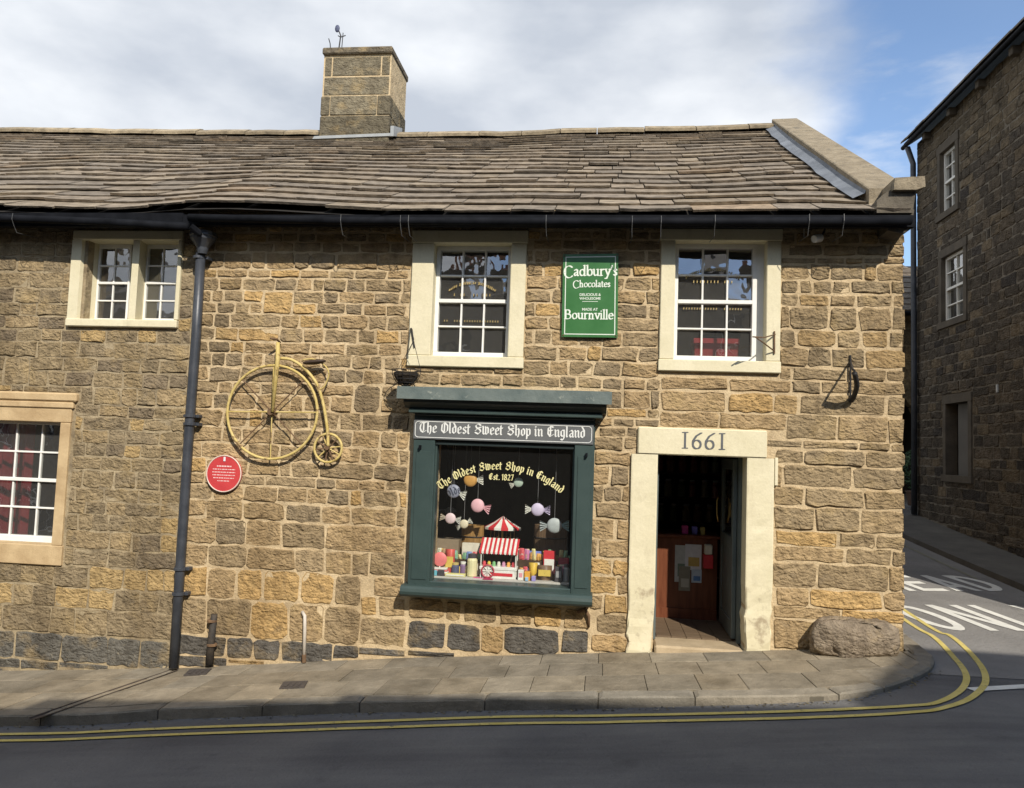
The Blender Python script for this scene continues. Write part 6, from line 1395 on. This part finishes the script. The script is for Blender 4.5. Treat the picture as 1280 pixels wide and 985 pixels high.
# ================================================================== SEEN THROUGH THE DOOR
MAHO = pmat('mahogany', (.115, .035, .016), (.19, .065, .03), 5, .4, stretch=(5, 5, .6))
cy = 1.30; kx0, kx1 = at(816, 730, cy).x - .35, at(896, 730, cy).x; kz = at(855, 668, cy).z
cn = thing('shop_counter', ((kx0 + kx1) / 2, cy, RZ0), 'mahogany shop counter seen through the open door', 'counter')
MB().box(kx0, kx1, cy, cy + .6, RZ0, kz - .04).build('counter_front', MAHO, cn); MB().box(kx0 - .03, kx1 + .03, cy - .04, cy + .64, kz - .04, kz, c=.01).build('counter_top', MAHO, cn); MB().box(kx0, kx1, cy - .02, cy, RZ0, RZ0 + .12).build('skirting', MAHO, cn)
for (p0, p1, q0, q1, mt, dz, lb) in ((843, 862, 682, 727, MC('poster_grey', (.50, .52, .48)), 0, 'tall grey poster on the left of the counter front'), (856, 877, 681, 712, MC('poster_white', (.66, .66, .66)), 1, 'white notice with tan picture at the top of the counter front'),
    (864, 877, 712, 728, MC('poster_blue', (.46, .54, .60)), 2, 'small pale blue notice low on the counter front'), (848, 863, 708, 738, MC('poster_dark', (.24, .23, .17)), 3, 'small dark pictorial card low on the counter front')):
    a, b = at(p0, q1, cy), at(p1, q0, cy); y = cy - .004 - .002 * dz
    t = thing('notice', (a.x, y, a.z), lb, 'notice', 'paper notices on the counter'); MB().box(a.x, b.x, y, y + .0015, a.z, b.z).build('paper', mt, t)
    MB().box(a.x + (b.x - a.x) * .2, b.x - (b.x - a.x) * .12, y - .001, y - .0002, a.z + (b.z - a.z) * .15, a.z + (b.z - a.z) * .5).build('picture', MC('pic%d' % dz, ((.16, .22, .16), (.50, .36, .10), (.10, .22, .45), (.45, .44, .36))[dz]), t)
for px, py0, wp, mt, lb in ((856, 660, 8, MC('mag3', (.6, .06, .25)), 'magenta packet on the shop counter'), (868, 661, 7, MC('blue3', (.18, .16, .5)), 'blue packet on the shop counter'), (878, 662, 6, MC('yel3', (.5, .4, .12)), 'yellow packet on the shop counter')):
    a, b = at(px - wp / 2, 668, cy + .1), at(px + wp / 2, py0, cy + .1); t = thing('sweet_packet', (a.x, cy + .1, kz), lb, 'packet'); MB().box(a.x, b.x, cy + .06, cy + .16, kz + .001, b.z + .03, c=.005).build('packet', mt, t)
a = at(886, 711, cy - .1); t = thing('collection_box', (a.x, cy - .1, a.z), 'red and cream collection tin hung at the right end of the counter', 'box'); MB().box(a.x - .06, a.x + .05, cy - .10, cy - .005, a.z, a.z + .16, c=.006).build('tin', REDP, t); MB().box(a.x - .05, a.x + .04, cy - .095, cy - .01, a.z + .161, a.z + .28, c=.01).build('top', PALE, t)
# shelves of jars on the rear wall
sh = thing('wall_shelving', ((kx0 + kx1) / 2, 3.5, RZ0), 'dark shelving with rows of jars behind the counter', 'shelves')
for z in (1.0, 1.36, 1.72, 2.08): MB().box(-.4, 2.3, 3.35, 3.6, z - .03, z, c=.004).build('shelf', CRT, sh)
jc = [(.35, .2, .12), (.3, .3, .2), (.4, .12, .12), (.25, .28, .3), (.4, .35, .2), (.2, .25, .15)]
gj = 0
for z, lv in ((1.0, 'lowest'), (1.36, 'middle'), (1.72, 'highest')):
    x = .55
    while x < 1.75:
        r_ = rng.uniform(.05, .065); t = thing('shelf_jar', (x, 3.47, z), 'sweet jar on the %s shelf behind the counter' % lv, 'jar', 'jars on the %s shelf behind the counter' % lv); gj += 1; k = rng.randrange(6)
        MB().lathe([(r_ * .9, .001), (r_, .01), (r_, .17), (r_ * .7, .20), (r_ * .7, .23)], (x, 3.47, z), 10).build('jar', MC('j%d' % k, jc[k], .2), t); MB().lathe([(r_ * .75, .231), (r_ * .75, .26)], (x, 3.47, z), 10).build('lid', MC('silver', (.4, .4, .4), .4), t); x += rng.uniform(.15, .2)
# things inside the upper right window
a, b = at(866, 440, .45), at(921, 427, .45); rb_ = thing('red_box', (a.x, .5, a.z), 'bright red box on the sill inside the upper right window', 'box')
rz = HR[2] + .02; MB().box(a.x, b.x, .32, .62, rz, b.z, c=.008).build('carton', MC('bright_red', (.34, .015, .02)), rb_); MB().box(a.x - .01, b.x + .01, .31, .63, b.z - .05, b.z + .012, c=.006).build('lid', MC('bright_red2', (.38, .025, .03)), rb_)
st_ = MB().box(HR[0] + .05, HR[1] - .05, .302, .70, rz - .05, rz - .002); st_.build('window_shelf', CRT, wr_)
